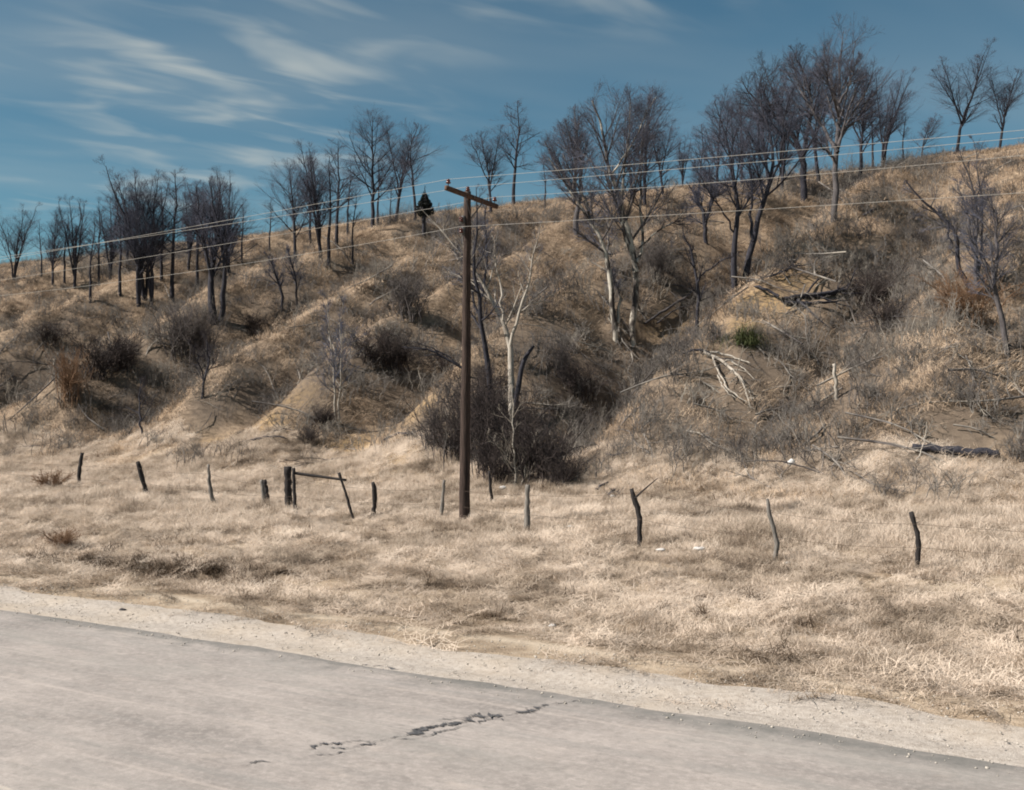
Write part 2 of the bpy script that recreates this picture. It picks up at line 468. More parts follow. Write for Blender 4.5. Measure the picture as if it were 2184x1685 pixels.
# ------------------------------------------------------------------ ground sheet
def build_ground():
    ve = np.concatenate([np.array([-800, -300, -120, -60, -30, -12, -4, 0, 4, 8]), np.arange(8.9, 34, 0.16), np.arange(34, 66, 0.20),
                         np.arange(66, 112, 0.42), np.array([113, 116, 120, 126, 134, 145, 160, 190, 240, 320, 450, 650, 890])])
    we = np.concatenate([np.array([-40, -12, -5, -2.5, -1.4, -0.9, -0.6, -0.4, -0.25, -0.12]), np.linspace(-0.04, 1.62, 400),
                         np.array([1.7, 1.85, 2.1, 2.5, 3.2, 4.5, 8, 20, 40])])
    V, W = np.meshgrid(ve, we, indexing='ij')
    U = W * (3 + np.sqrt(V * V + 9))
    x, y = to_xy(U, V)
    z = height(x, y)
    nv, nw = V.shape
    i = np.arange(nv - 1)[:, None] * nw + np.arange(nw - 1)[None]
    q = np.stack([i, i + nw, i + nw + 1, i + 1], -1).reshape(-1, 4)
    me = np_mesh('ground', np.stack([x, y, z], -1).reshape(-1, 3), q)
    hill = sstep(31, 37, V + 1.5 * fbm(x * .3, y * .3, 3)) * (1 - 0.45 * sstep(66, 95, V))
    sand = np.zeros_like(hill)
    for px, py, r in SAND:
        p = hit(px, py); sand = np.maximum(sand, np.exp(-(((x - p[0]) ** 2 + ((y - p[1]) * .7) ** 2 + ((z - p[2]) * 1.3) ** 2) / r ** 2)))
    lit = np.maximum(litter_mask(x, y), 1.4 * np.exp(-((U - 18.4) / 2.3) ** 2 - ((V - 15.3) / .7) ** 2)).clip(0, 1)  # brush litter; the far ditch bank is also darkened to paint its shade
    track = np.exp(-((V - 11.0 - .10 * fbm(U * .5, U * 0, 3)) / .17) ** 2)
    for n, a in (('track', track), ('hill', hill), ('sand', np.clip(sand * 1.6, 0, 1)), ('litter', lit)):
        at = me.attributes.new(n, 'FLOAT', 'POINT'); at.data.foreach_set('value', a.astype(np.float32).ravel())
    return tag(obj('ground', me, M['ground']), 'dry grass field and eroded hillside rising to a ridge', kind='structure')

# places in the photo where bare yellow soil shows, and where brush grows thick (column, row, radius in m)
SAND = [(560, 915, 1.3), (520, 940, 1.0), (760, 960, 1.3), (740, 985, .9), (830, 975, .9), (1440, 680, 1.3), (1400, 705, .8), (1620, 655, 1.2), (1700, 600, .9), (1590, 690, .8),
        (640, 840, .9), (900, 870, .9), (1940, 630, .8), (880, 985, .9), (460, 960, 1.2)]
BRUSHY = [(240, 775, 3.2), (400, 745, 3.0), (130, 720, 2.6), (840, 770, 2.6), (790, 750, 2.4), (690, 905, 1.3), (560, 830, 2.0), (470, 860, 1.5), (330, 890, 2.0), (1000, 880, 2.6), (1100, 930, 3.0), (1180, 980, 2.2), (1240, 830, 2.4), (1180, 760, 2.5),
          (1330, 800, 2.2), (1450, 850, 2.6), (1500, 930, 2.6), (1600, 900, 2.8), (1620, 820, 2.6), (1720, 880, 2.8), (1800, 800, 2.8), (1850, 640, 2.6), (1900, 730, 2.6), (2030, 700, 3.0), (2060, 820, 3.0), (1930, 880, 2.8), (1850, 940, 2.4), (2000, 950, 2.4), (1700, 760, 2.4),
          (700, 790, 2.0), (730, 700, 2.2), (860, 640, 2.4), (600, 640, 2.4), (1050, 520, 3.0), (1400, 560, 2.6), (1480, 640, 2.0), (1880, 370, 3.5), (1700, 400, 3.5), (2060, 500, 3.5), (950, 500, 3.0), (480, 600, 4), (300, 560, 5), (100, 800, 3), (1380, 620, 2.0), (2020, 600, 3)]
_bp = None
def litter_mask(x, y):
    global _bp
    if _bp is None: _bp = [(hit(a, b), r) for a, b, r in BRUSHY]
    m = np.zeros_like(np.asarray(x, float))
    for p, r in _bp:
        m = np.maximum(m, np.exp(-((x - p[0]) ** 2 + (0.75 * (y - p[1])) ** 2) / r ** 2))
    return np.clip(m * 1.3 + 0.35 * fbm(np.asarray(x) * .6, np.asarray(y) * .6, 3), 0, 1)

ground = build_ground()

def strip(name, v0, v1, z, mat, nx, edge0=0.0, edge1=0.0, crown=0.0, u0=-220, u1=320, ny=8):
    """a sheet along the road; object x axis along it, y across it"""
    us = np.concatenate([np.linspace(u0, -12, 20)[:-1], np.linspace(-12, 40, nx), np.linspace(40, u1, 24)[1:]])
    vs = np.linspace(0, 1, ny)
    U, S = np.meshgrid(us, vs, indexing='ij')
    a = v0 + edge0 * fbm(U * .9, U * 0 + 3.3, 4); b = v1 + edge1 * fbm(U * .7, U * 0 + 7.7, 4)
    V = a + (b - a) * S
    Z = z(U, V)
    n, m = U.shape
    i = np.arange(n - 1)[:, None] * m + np.arange(m - 1)[None]
    q = np.stack([i, i + m, i + m + 1, i + 1], -1).reshape(-1, 4)
    # local frame: x = -u direction mirrored so that normals face up
    me = np_mesh(name, np.stack([U, V, Z], -1).reshape(-1, 3), q)
    me.flip_normals()
    o = obj(name, me, mat)
    # local x -> road direction, local y -> across; handed by a mirrored scale-free rotation
    return o

# road / shoulder are modelled in (u, v) and turned into place: u axis is left-away, v axis is right-away (left-handed), so v is mirrored through the mesh
def place_uv(o):
    me = o.data
    n = len(me.vertices); co = np.empty(n * 3, np.float32); me.vertices.foreach_get('co', co); co = co.reshape(-1, 3)
    co[:, 0] *= -1                      # x = -u : along the road towards the right
    me.vertices.foreach_set('co', co.ravel()); me.flip_normals(); me.update()
    o.rotation_euler = (0, 0, math.atan2(-AY, -AX))
    return o

road = place_uv(strip('road', ROAD0, ROAD1, lambda U, V: 0.02 - 0.0006 * (V - 4.7) ** 2 + 0.004 * fbm(U, V, 2), M['road'], 700, 0, 0.14))
tag(road, kind='structure')
road['label'] = 'worn light grey road with dark cracks'
shoulder = place_uv(strip('gravel_shoulder', ROAD1 - 0.05, 10.25, lambda U, V: -0.02 + 0.020 * fbm(U * 1.7, V * 1.7, 3) - 0.03 * np.exp(-((V - 9.45 - .1 * fbm(U * .3, U * 0, 2)) / .22) ** 2) - 0.05 * sstep(9.8, 10.7, V), M['gravel'], 320, 0.03, 0.55, ny=22))
tag(shoulder, kind='structure')
shoulder['label'] = 'pale gravel shoulder between road and grass'

# tar-dark cracks across the pavement
def crack(pts, wid, seed):
    rs = np.random.RandomState(seed)
    P = []
    for px, py in pts:
        d = CAM_Z * FPX / (py - HY); P.append((ray(px, d), d))
    P = resample(np.array(P), 120)
    t = np.gradient(P, axis=0); t /= np.linalg.norm(t, axis=1, keepdims=True)
    nrm = np.stack([-t[:, 1], t[:, 0]], 1)
    s = np.linspace(0, 1, len(P))
    off = 0.06 * fbm(s * 9.0 + seed, s * 0 + 3.3, 5) + 0.008 * rs.randn(len(s)) * wid / .03
    w = wid * np.clip(0.40 + 1.5 * fbm(s * 11.0 + seed * 3, s * 0 + 9.1, 5), 0.12, 1.5) * np.minimum(1, np.minimum(s, 1 - s) * 8 + 0.05)
    c = P + nrm * off[:, None]
    L = c + nrm * (w * (0.7 + 0.6 * rs.rand(len(s))))[:, None]; Rr = c - nrm * (w * (0.7 + 0.6 * rs.rand(len(s))))[:, None]
    def z(p):
        u, v = to_uv(p[:, 0], p[:, 1]); return 0.0265 - 0.0006 * (v - 4.7) ** 2
    v = np.concatenate([np.column_stack([L, z(L)]), np.column_stack([Rr, z(Rr)])])
    n = len(s); i = np.arange(n - 1)
    q = np.stack([i, n + i, n + i + 1, i + 1], -1)
    o = obj('tar_crack', np_mesh('tar_crack', v, q), M['tar'])
    o.parent = road
    from mathutils import Matrix
    o.matrix_parent_inverse = (Matrix.Rotation(road.rotation_euler.z, 4, 'Z')).inverted()
    return o
crack([(655, 1606), (690, 1592), (750, 1588), (790, 1586)], 0.035, 1)
crack([(700, 1603), (760, 1598), (800, 1590)], 0.018, 2)
crack([(490, 1643), (545, 1633), (600, 1628)], 0.012, 3)
crack([(850, 1576), (900, 1562), (960, 1548), (1005, 1540)], 0.055, 4)
crack([(985, 1541), (1015, 1533), (1050, 1530), (1066, 1534)], 0.075, 5)
crack([(870, 1570), (920, 1554), (980, 1545)], 0.030, 6)
crack([(1098, 1528), (1140, 1516), (1172, 1506)], 0.045, 7)
crack([(1175, 1507), (1240, 1494), (1300, 1482)], 0.010, 8)
crack([(770, 1420), (810, 1424), (850, 1432)], 0.030, 9)
crack([(840, 1580), (900, 1578), (960, 1560), (1000, 1552)], 0.012, 10)
crack([(1010, 1548), (1050, 1538), (1085, 1540)], 0.014, 11)
crack([(930, 1540), (985, 1536), (1030, 1520)], 0.010, 12)
crack([(640, 1622), (720, 1612), (790, 1600)], 0.012, 13)
crack([(1060, 1535), (1100, 1524), (1130, 1512)], 0.007, 14)
crack([(760, 1594), (810, 1584), (855, 1575)], 0.008, 16)

# ------------------------------------------------------------------ bare wood growth
def children(P, R, rng, m, t0, t1, ang, lfrac, k, up, wander, rr, rmin, taper=0.35, L=None, shape=0.6):
    n, kp = P.shape[:2]
    seg = np.linalg.norm(np.diff(P, axis=1), axis=2).sum(1)
    if L is None: L = seg
    t = (np.arange(m)[None] + rng.rand(n, m)) / m * (t1 - t0) + t0
    f = t * (kp - 1); i = np.clip(f.astype(int), 0, kp - 2); w = (f - i)[..., None]
    a = np.arange(n)[:, None]
    p0 = P[a, i] * (1 - w) + P[a, i + 1] * w
    T = P[a, i + 1] - P[a, i]; T /= np.linalg.norm(T, axis=2, keepdims=True) + 1e-9
    r0 = R[a, i] * (1 - w[..., 0]) + R[a, i + 1] * w[..., 0]
    az = (np.arange(m)[None] * 2.399 + rng.rand(n, 1) * 6.28) + rng.randn(n, m) * 0.5
    ref = np.where(np.abs(T[..., 2:3]) > 0.9, np.array([1.0, 0, 0]), np.array([0, 0, 1.0]))
    U = np.cross(T, ref); U /= np.linalg.norm(U, axis=2, keepdims=True) + 1e-9
    V = np.cross(T, U)
    an = R_(ang) * (1 + 0.3 * rng.randn(n, m))
    d = np.cos(an)[..., None] * T + np.sin(an)[..., None] * (np.cos(az)[..., None] * U + np.sin(az)[..., None] * V)
    ln = (L[:, None] * lfrac * (1.08 - ((t - t0) / max(t1 - t0, 1e-6))) ** shape * (0.6 + 0.8 * rng.rand(n, m)))
    step = (ln / (k - 1))[..., None]
    pts = [p0]
    for j in range(k - 1):
        d = d + rng.randn(n, m, 3) * wander + np.array([0, 0, up])
        d /= np.linalg.norm(d, axis=2, keepdims=True) + 1e-9
        pts.append(pts[-1] + d * step)
    C = np.stack(pts, 2).reshape(n * m, k, 3)
    rb = np.maximum(np.minimum(r0 * rr, 0.02 + ln * 0.02), rmin).reshape(-1)
    RR = rb[:, None] * np.linspace(1, taper, k)[None]
    return C, np.maximum(RR, rmin * 0.6)

def grow(stems, seed, m1=15, m2=8, m3=8, l1=0.34, l2=0.80, l3=0.60, a1=42, up=0.07, t0=0.3, H=None, twig=0.0036):
    """stems: list of (k,4) arrays x,y,z,r -> Geo for stems, limbs, crown"""
    rng = np.random.RandomState(seed)
    S = np.stack([resample(s, 12) for s in stems]); P0, R0 = S[..., :3].copy(), S[..., 3]
    P0[:, 1:-1] += rng.randn(*P0[:, 1:-1].shape) * 0.035
    g0, g1, g2 = Geo(), Geo(), Geo()
    g0.tubes(P0, R0, 8)
    L = np.linalg.norm(np.diff(P0, axis=1), axis=2).sum(1)
    C1, Q1 = children(P0, R0, rng, m1, t0, 1.0, a1, l1, 7, up, 0.06, 0.55, twig * 2.2, L=L, shape=0.7)
    g1.tubes(C1, Q1, 5)
    C2, Q2 = children(C1, Q1, rng, m2, 0.10, 1.0, 36, l2, 5, up * .8, 0.06, 0.55, twig * 1.4, shape=0.6)
    g1.tubes(C2, Q2, 3)
    C3, Q3 = children(C2, Q2, rng, m3, 0.05, 0.92, 34, l3, 3, up * .9, 0.07, 0.6, twig, shape=0.5)
    g2.tubes(C3, Q3, 3)
    C4, Q4 = children(C3, Q3, rng, 2, 0.05, 0.8, 30, 0.55, 2, up * .7, 0.05, 0.7, twig * 0.8, shape=0.4)
    g2.tubes(C4, Q4, 3)
    return g0, g1, g2

def crown_mesh(gl, gt, ml, mt):
    me = np_mesh('crown', np.concatenate(gl.v + gt.v), np.concatenate(gl.q + [q + gl.n for q in gt.q]))
    nl = sum(len(q) for q in gl.q); nt = sum(len(q) for q in gt.q)
    me.materials.append(ml); me.materials.append(mt)
    me.polygons.foreach_set('material_index', np.concatenate([np.zeros(nl, np.int32), np.ones(nt, np.int32)]))
    return me

def make_tree(name, base, geos, mats, label, cat='tree', group=None):
    e = empty(name, tuple(base), label, cat, group)
    obj('trunk', geos[0].mesh('trunk'), mats[0], e)
    obj('crown', crown_mesh(geos[1], geos[2], mats[1], mats[2]), None, e)
    return e

def traced(base_px, stems_px, label, seed, mats=('bark', 'bark', 'twig'), group=None, depth_spread=0.5, rbase=0.16, name='bare_tree', sink=0.25, **kw):
    """a tree whose main stems follow surveyed bends; stems spread in depth as well"""
    b = hit(*base_px); d = b[1]
    rng = np.random.RandomState(seed + 900)
    stems = []
    for pts in stems_px:
        r0 = rbase; n = len(pts); A = []
        dz = rng.uniform(-1, 1) * depth_spread
        for i, p in enumerate(pts):
            r = p[2] if len(p) > 2 else r0 * (1 - 0.85 * i / (n - 1))
            dd = d + dz * (i / (n - 1)) * 2
            A.append(np.append(lift(p[0], p[1], dd) - b, r))
        A = np.array(A)
        if abs(pts[0][1] - base_px[1]) < 25:
            A[0, 2] -= sink
        stems.append(A)
    gs = grow(stems, seed, **kw)
    return make_tree(name, b, gs, [M[m] for m in mats], label, 'tree', group)

# ------------------------------------------------------------------ stock ridge trees
def stock(seed, nst, spread, H=12.0, lean=0.0, fork=None, **kw):
    rng = np.random.RandomState(seed)
    stems = []
    for s in range(nst):
        a = rng.rand() * 6.28 + s * 2.4
        tip = np.array([math.cos(a), math.sin(a)]) * spread * H * (0.6 + 0.6 * rng.rand()) + np.array([lean * H, 0])
        h = H * (0.82 + 0.18 * rng.rand()) if s else H * 0.93
        A = []
        z0 = 0 if fork is None or s == 0 else fork * H * (0.8 + 0.4 * rng.rand())
        for t in np.linspace(0, 1, 6):
            A.append([tip[0] * t ** 1.5 + rng.randn() * 0.10 * t, tip[1] * t ** 1.5 + rng.randn() * 0.10 * t, -0.35 + (h + 0.35) * t, (0.155 if s == 0 else 0.105) * (1 - 0.88 * t)])
        A = np.array(A)
        if fork is not None and s:
            f = min(0.5, z0 / h)
            k0 = np.array([np.interp(f, np.linspace(0, 1, 6), stems[0][:, c]) for c in range(4)])
            B = []
            for t in np.linspace(0, 1, 5):
                B.append([k0[0] + tip[0] * t, k0[1] + tip[1] * t, k0[2] + (h - k0[2]) * t, k0[3] * 0.75 * (1 - 0.85 * t)])
            A = resample(np.array(B), 6)
        stems.append(resample(A, 6) if len(A) != 6 else A)
    return [g for g in grow(stems, seed + 50, **kw)]

STOCK = {
    'narrow1': stock(1, 2, 0.06, m1=18, l1=0.27, a1=28, t0=0.22, up=0.10),
    'narrow2': stock(2, 4, 0.12, fork=.14, m1=9, l1=0.28, a1=30, t0=0.18, up=0.10),
    'clump': stock(3, 5, 0.20, m1=7, l1=0.30, a1=32, t0=0.22, up=0.09),
    'oval1': stock(4, 1, 0.03, m1=26, l1=0.34, a1=44, t0=0.26, up=0.07),
    'oval2': stock(5, 3, 0.14, fork=0.28, m1=15, l1=0.31, a1=40, t0=0.26, up=0.07),
    'open1': stock(6, 1, 0.04, m1=18, l1=0.24, a1=50, t0=0.34, up=0.04, m3=7),
    'open2': stock(7, 2, 0.14, fork=0.30, m1=13, l1=0.28, a1=46, t0=0.30, up=0.05, m3=7),
    'vase': stock(8, 4, 0.24, fork=0.32, m1=12, l1=0.30, a1=38, t0=0.22, up=0.05),
    'thin': stock(9, 1, 0.03, m1=12, l1=0.16, a1=45, t0=0.45, up=0.06, m2=6, m3=6),
}
STOCK_ME = {}
for k_, gs_ in STOCK.items():
    t_ = gs_[0].mesh('trunk'); t_.materials.append(M['bark_dark'])
    STOCK_ME[k_] = [t_, crown_mesh(gs_[1], gs_[2], M['bark_dark'], M['twig'])]
_rt = random.Random(5)
def ridge_tree(px, py, top, kind, label, wid=1.35, group='bare trees along the ridge', mats=None):
    b = hit(px, py); h = (py - top) / FPX * b[1]
    e = empty('bare_tree', tuple(b), label, 'tree', group)
    s = h / 11.2
    e.scale = (s * wid, s * wid, s)
    e.rotation_euler = (0, 0, _rt.random() * 6.28)
    for me_, nm_ in zip(STOCK_ME[kind], ('trunk', 'crown')):
        o = obj(nm_, me_, None, e)
    return e
RIDGE = [
    # left grove
    (88, 590, 470, 'thin', 'short thin bare tree at the far left end of the ridge'),
    (112, 610, 455, 'narrow1', 'slim bare tree just left of the thick dark trunk at far left'),
    (160, 615, 425, 'narrow2', 'bare tree with thick dark trunk, first large one from the left'),
    (193, 645, 465, 'thin', 'thin grey sapling between the two leftmost thick trunks'),
    (235, 605, 425, 'narrow2', 'bare tree with short dark trunk left of the triple-stemmed clump'),
    (296, 652, 375, 'narrow1', 'left stem tree of the dark triple clump in the left grove'),
    (308, 640, 362, 'clump', 'tallest bushy-crowned tree of the dark triple clump in the left grove'),
    (322, 655, 385, 'narrow1', 'right stem tree of the dark triple clump in the left grove'),
    (368, 640, 362, 'open1', 'straight grey tree with narrow pointed top right of the triple clump'),
    (402, 575, 390, 'narrow2', 'small crowded tree on the skyline behind the left grove'),
    (440, 560, 385, 'clump', 'many-stemmed tree on the skyline near the right end of the left grove'),
    (490, 602, 380, 'narrow2', 'last tree on the right of the left grove, dark trunk'),
    (270, 560, 400, 'narrow2', 'dim background tree behind the triple clump'),
    (345, 600, 400, 'thin', 'slender pole-like tree right beside the triple clump'),
    # second grove
    (628, 562, 352, 'oval1', 'first tree of the middle grove, wide low crown above a dark trunk'),
    (660, 520, 345, 'oval2', 'slim skyline tree between two dark trunks of the middle grove'),
    (684, 552, 322, 'narrow2', 'dark-trunked tree with dense crown in the middle grove'),
    (702, 570, 330, 'thin', 'thin upright sapling below the dense middle grove'),
    (718, 525, 300, 'open1', 'tall thin tree at the right edge of the dense middle grove'),
    (752, 562, 405, 'thin', 'thin single-stemmed tree standing down the slope right of the middle grove'),
    (796, 492, 250, 'oval1', 'tall twin-trunked tree with pale open crown, tallest left of the pole'),
    (806, 485, 330, 'thin', 'thin second stem beside the tallest tree left of the pole'),
    (843, 476, 262, 'oval2', 'tall thick-trunked tree between the tallest tree and the pole'),
    (832, 478, 380, 'thin', 'thin sapling on the skyline between two tall trees'),
    (884, 470, 280, 'open1', 'slender tree with sparse crown nearest the pole on its left'),
    # third group
    (1048, 455, 275, 'oval2', 'bare tree rising just right of the pole behind the crossarm'),
    (1096, 440, 215, 'open1', 'tall straight slender tree alone right of the crossarm'),
    (1376, 440, 200, 'oval1', 'tall skyline tree behind the leaning forked trunks'),
    (1415, 420, 260, 'oval2', 'skyline tree with grey crown right of the leaning forked trunks'),
    (1455, 402, 300, 'narrow2', 'low skyline tree in the gap right of the leaning forked trunks'),
    (1225, 440, 240, 'oval2', 'skyline tree behind the tree with the bent left-leaning trunk'),
    (1530, 420, 215, 'oval1', 'tall skyline tree left of the V-shaped trunks'),
    (1640, 400, 190, 'oval2', 'skyline tree behind the right arm of the V-shaped trunks'),
    (1835, 390, 150, 'oval2', 'pale wide-crowned tree right of the tallest tree on the right'),
    (1882, 350, 140, 'clump', 'last tree of the dense right grove, pale crown'),
    (1668, 410, 215, 'narrow2', 'narrow dark tree squeezed between V-shaped trunks and the broad right tree'),
    (1962, 322, 225, 'vase', 'small isolated tree on the ridge between the right grove and corner tree'),
    (2040, 308, 108, 'vase', 'vase-shaped tree at the upper right end of the ridge'),
    (2130, 300, 130, 'oval2', 'skyline tree beyond the vase-shaped tree at the far right'),
    (138, 605, 452, 'thin', 'thin sapling standing close left of the first thick dark trunk'),
    (211, 610, 448, 'open1', 'slender tree between the grey sapling and short dark trunk at left'),
    (256, 632, 425, 'thin', 'thin sapling left of the dark triple clump'),
    (420, 622, 398, 'open1', 'thin upright tree left of the shaggy multi-stemmed trunk'),
    (516, 562, 425, 'thin', 'lone thin sapling on the skyline right of the left grove'),
    (575, 545, 420, 'thin', 'thin low sapling at the left edge of the middle grove'),
    (742, 505, 345, 'thin', 'thin skyline sapling just right of the middle grove'),
    (1162, 452, 330, 'thin', 'thin sapling right of the tall straight slender tree'),
    (1345, 432, 235, 'open1', 'slender skyline tree showing between the leaning forked trunks'),
    (1490, 440, 265, 'open1', 'slender skyline tree just left of the V-shaped trunks group'),
    (1582, 405, 205, 'oval1', 'round-crowned skyline tree between the arms of the V-shaped trunks'),
    (1746, 395, 150, 'oval2', 'skyline tree between the broad dark tree and the tallest right tree'),
    (1860, 345, 190, 'open1', 'slender tree just left of the last tree of the right grove'),
    (1925, 345, 235, 'thin', 'thin sapling right after the dense right grove'),
    (30, 600, 440, 'clump', 'bushy tree at the extreme left end of the ridge'),
]
for r_ in RIDGE: ridge_tree(*r_)

# ------------------------------------------------------------------ traced trees on the slope
traced((455, 688), [[(455, 688, .26), (452, 640, .22), (450, 590, .16), (462, 500, .10), (470, 390, .02)],
                    [(470, 676, .18), (478, 610, .14), (476, 540, .10), (455, 440, .05), (445, 385, .02)],
                    [(452, 600, .12), (440, 540, .09), (425, 460, .05), (418, 400, .02)]],
       'thick dark multi-stemmed tree low in the left grove with shaggy trunk', 21, ('bark_dark', 'bark_dark', 'twig'), l1=.30, m1=15, group='bare trees on the slope')
traced((905, 505), [[(905, 505, .16), (903, 470, .13), (908, 440, .10), (905, 400, .02)]],
       'dark broken trunk with leafy clump on the ridge left of the pole', 22, ('bark_dark', 'bark_dark', 'twig_dark'), l1=.2, m1=8, m2=5, m3=4, group='bare trees on the slope')
traced((1230, 502), [[(1230, 502, .20), (1226, 470, .17), (1234, 430, .14), (1215, 390, .10), (1180, 340, .06), (1160, 300, .02)],
                     [(1232, 440, .12), (1240, 380, .09), (1232, 310, .05), (1225, 235, .02)],
                     [(1222, 410, .08), (1225, 340, .06), (1205, 260, .02)]],
       'bare tree with short bent trunk leaning left, halfway up the slope right of pole', 23, l1=.36, m1=14, group='bare trees on the slope')
traced((1312, 724), [[(1312, 724, .15), (1305, 640, .13), (1297, 575, .115), (1284, 520, .10), (1262, 480, .08), (1228, 425, .055), (1185, 365, .03), (1168, 335, .012)],
                     [(1263, 482, .06), (1250, 430, .05), (1225, 385, .04), (1200, 330, .015)],
                     [(1318, 690, .08), (1322, 640, .07), (1305, 590, .05), (1300, 560, .02)]],
       'grey tree leaning left, its trunk beside the pale-barked forked tree', 24, ('bark_mixed', 'bark', 'twig'), l1=.27, m1=14, t0=.4, m3=7, group='bare trees on the slope')
traced((1350, 736), [[(1350, 736, .19), (1347, 690, .17), (1356, 640, .16), (1356, 575, .14), (1342, 520, .13), (1328, 450, .12), (1308, 390, .10), (1292, 310, .07), (1278, 255, .05), (1262, 215, .015)],
                     [(1357, 580, .12), (1345, 540, .10), (1330, 500, .09), (1325, 430, .07), (1335, 330, .04), (1345, 210, .012)],
                     [(1356, 560, .09), (1370, 520, .07), (1365, 430, .055), (1372, 320, .035), (1380, 230, .012)],
                     [(1362, 530, .05), (1395, 500, .04), (1440, 470, .03), (1470, 440, .01)],
                     [(1305, 370, .05), (1340, 320, .04), (1365, 270, .03), (1400, 205, .01)]],
       'big forked tree with white patches on its lower trunk, right of the pole', 25, ('bark_mixed', 'bark', 'twig'), l1=.30, m1=15, t0=.36, depth_spread=1.2, group='bare trees on the slope')
traced((1570, 622), [[(1568, 622, .17), (1563, 575, .15), (1566, 510, .13), (1572, 440, .10), (1563, 370, .07), (1545, 290, .04), (1525, 220, .012)],
                     [(1582, 618, .19), (1592, 570, .16), (1606, 510, .14), (1622, 450, .12), (1642, 390, .10), (1648, 320, .07), (1632, 250, .05), (1615, 190, .012)],
                     [(1606, 515, .09), (1598, 460, .07), (1604, 400, .05), (1590, 300, .012)],
                     [(1640, 400, .07), (1665, 330, .05), (1672, 250, .03), (1690, 190, .012)],
                     [(1568, 500, .05), (1540, 450, .04), (1505, 400, .03), (1480, 350, .01)]],
       'dark tree with two trunks forming a V, standing on the bare soil bank', 26, ('bark_dark', 'bark_dark', 'twig'), l1=.29, m1=15, t0=.38, depth_spread=1.2, group='bare trees on the slope')
traced((1482, 715), [[(1480, 715, .13), (1486, 680, .085), (1488, 610, .07), (1478, 560, .055), (1468, 520, .04), (1455, 485, .012)],
                     [(1489, 600, .05), (1505, 580, .04), (1540, 555, .03), (1575, 540, .012)]],
       'small dark tree with flared base in front of the bare soil bank', 27, ('bark_dark', 'bark_dark', 'twig_dark'), l1=.22, m1=9, m2=6, m3=5, group='bare trees on the slope')
traced((1505, 520), [[(1505, 520, .13), (1502, 470, .11), (1490, 430, .07), (1465, 390, .02)], [(1504, 480, .09), (1515, 430, .07), (1512, 360, .04), (1500, 320, .012)], [(1503, 465, .06), (1525, 420, .05), (1560, 370, .012)]],
       'stout low Y-shaped tree uphill between the two big forked trees', 28, ('bark_dark', 'bark_dark', 'twig'), l1=.26, m1=12, group='bare trees on the slope')
traced((1714, 432), [[(1714, 432, .26), (1715, 390, .23), (1710, 335, .22), (1690, 285, .15), (1655, 250, .11), (1610, 215, .07), (1580, 170, .015)],
                     [(1710, 335, .20), (1722, 280, .14), (1728, 220, .10), (1715, 160, .06), (1690, 105, .015)],
                     [(1705, 320, .12), (1670, 290, .09), (1630, 260, .06), (1560, 240, .012)],
                     [(1724, 260, .08), (1745, 200, .06), (1750, 150, .04), (1760, 100, .012)],
                     [(1660, 255, .06), (1650, 200, .045), (1635, 160, .03), (1625, 130, .012)]],
       'broad dark tree with branches sweeping left at the right of the ridge', 29, ('bark_dark', 'bark_dark', 'twig_dark'), l1=.33, m1=14, t0=.3, depth_spread=1.8, group='bare trees on the slope')
traced((1778, 474), [[(1778, 474, .19), (1782, 420, .17), (1783, 360, .15), (1786, 300, .13), (1790, 220, .09), (1792, 150, .05), (1798, 65, .012)],
                     [(1786, 325, .11), (1765, 290, .09), (1735, 240, .07), (1705, 190, .05), (1690, 130, .012)],
                     [(1787, 315, .09), (1800, 280, .07), (1830, 250, .05), (1860, 200, .012)],
                     [(1788, 250, .07), (1770, 190, .05), (1755, 130, .012)],
                     [(1790, 220, .07), (1815, 170, .05), (1830, 120, .012)],
                     [(1785, 350, .07), (1760, 320, .05), (1745, 300, .03), (1720, 290, .01)]],
       'tallest tree on the right, straight pale grey trunk and huge twiggy crown', 30, ('bark', 'bark', 'twig'), l1=.34, m1=15, t0=.3, depth_spread=1.8, m3=9, group='bare trees on the slope')
traced((2082, 640), [[(2082, 640, .12), (2062, 600, .10), (2042, 560, .09), (2043, 520, .08), (2030, 485, .07), (2005, 460, .06), (1965, 425, .04), (1930, 385, .02)],
                     [(2020, 470, .05), (2025, 510, .03), (2035, 545, .012)]],
       'thin dark trunk bending left over the slope at the right edge', 31, ('bark_dark', 'bark', 'twig'), l1=.2, m1=10, m2=6, m3=5, t0=.4, group='bare trees on the slope')
traced((2085, 620), [[(2085, 620, .09), (2080, 520, .07), (2082, 430, .05), (2060, 360, .03), (2045, 320, .012)], [(2085, 600, .07), (2095, 500, .05), (2090, 400, .03), (2075, 300, .012)],
                     [(2086, 610, .07), (2070, 500, .05), (2050, 420, .03), (2040, 380, .012)]],
       'clump of thin upright stems at the right edge of the slope', 32, l1=.22, m1=12, m2=7, m3=6, t0=.25, group='bare trees on the slope')
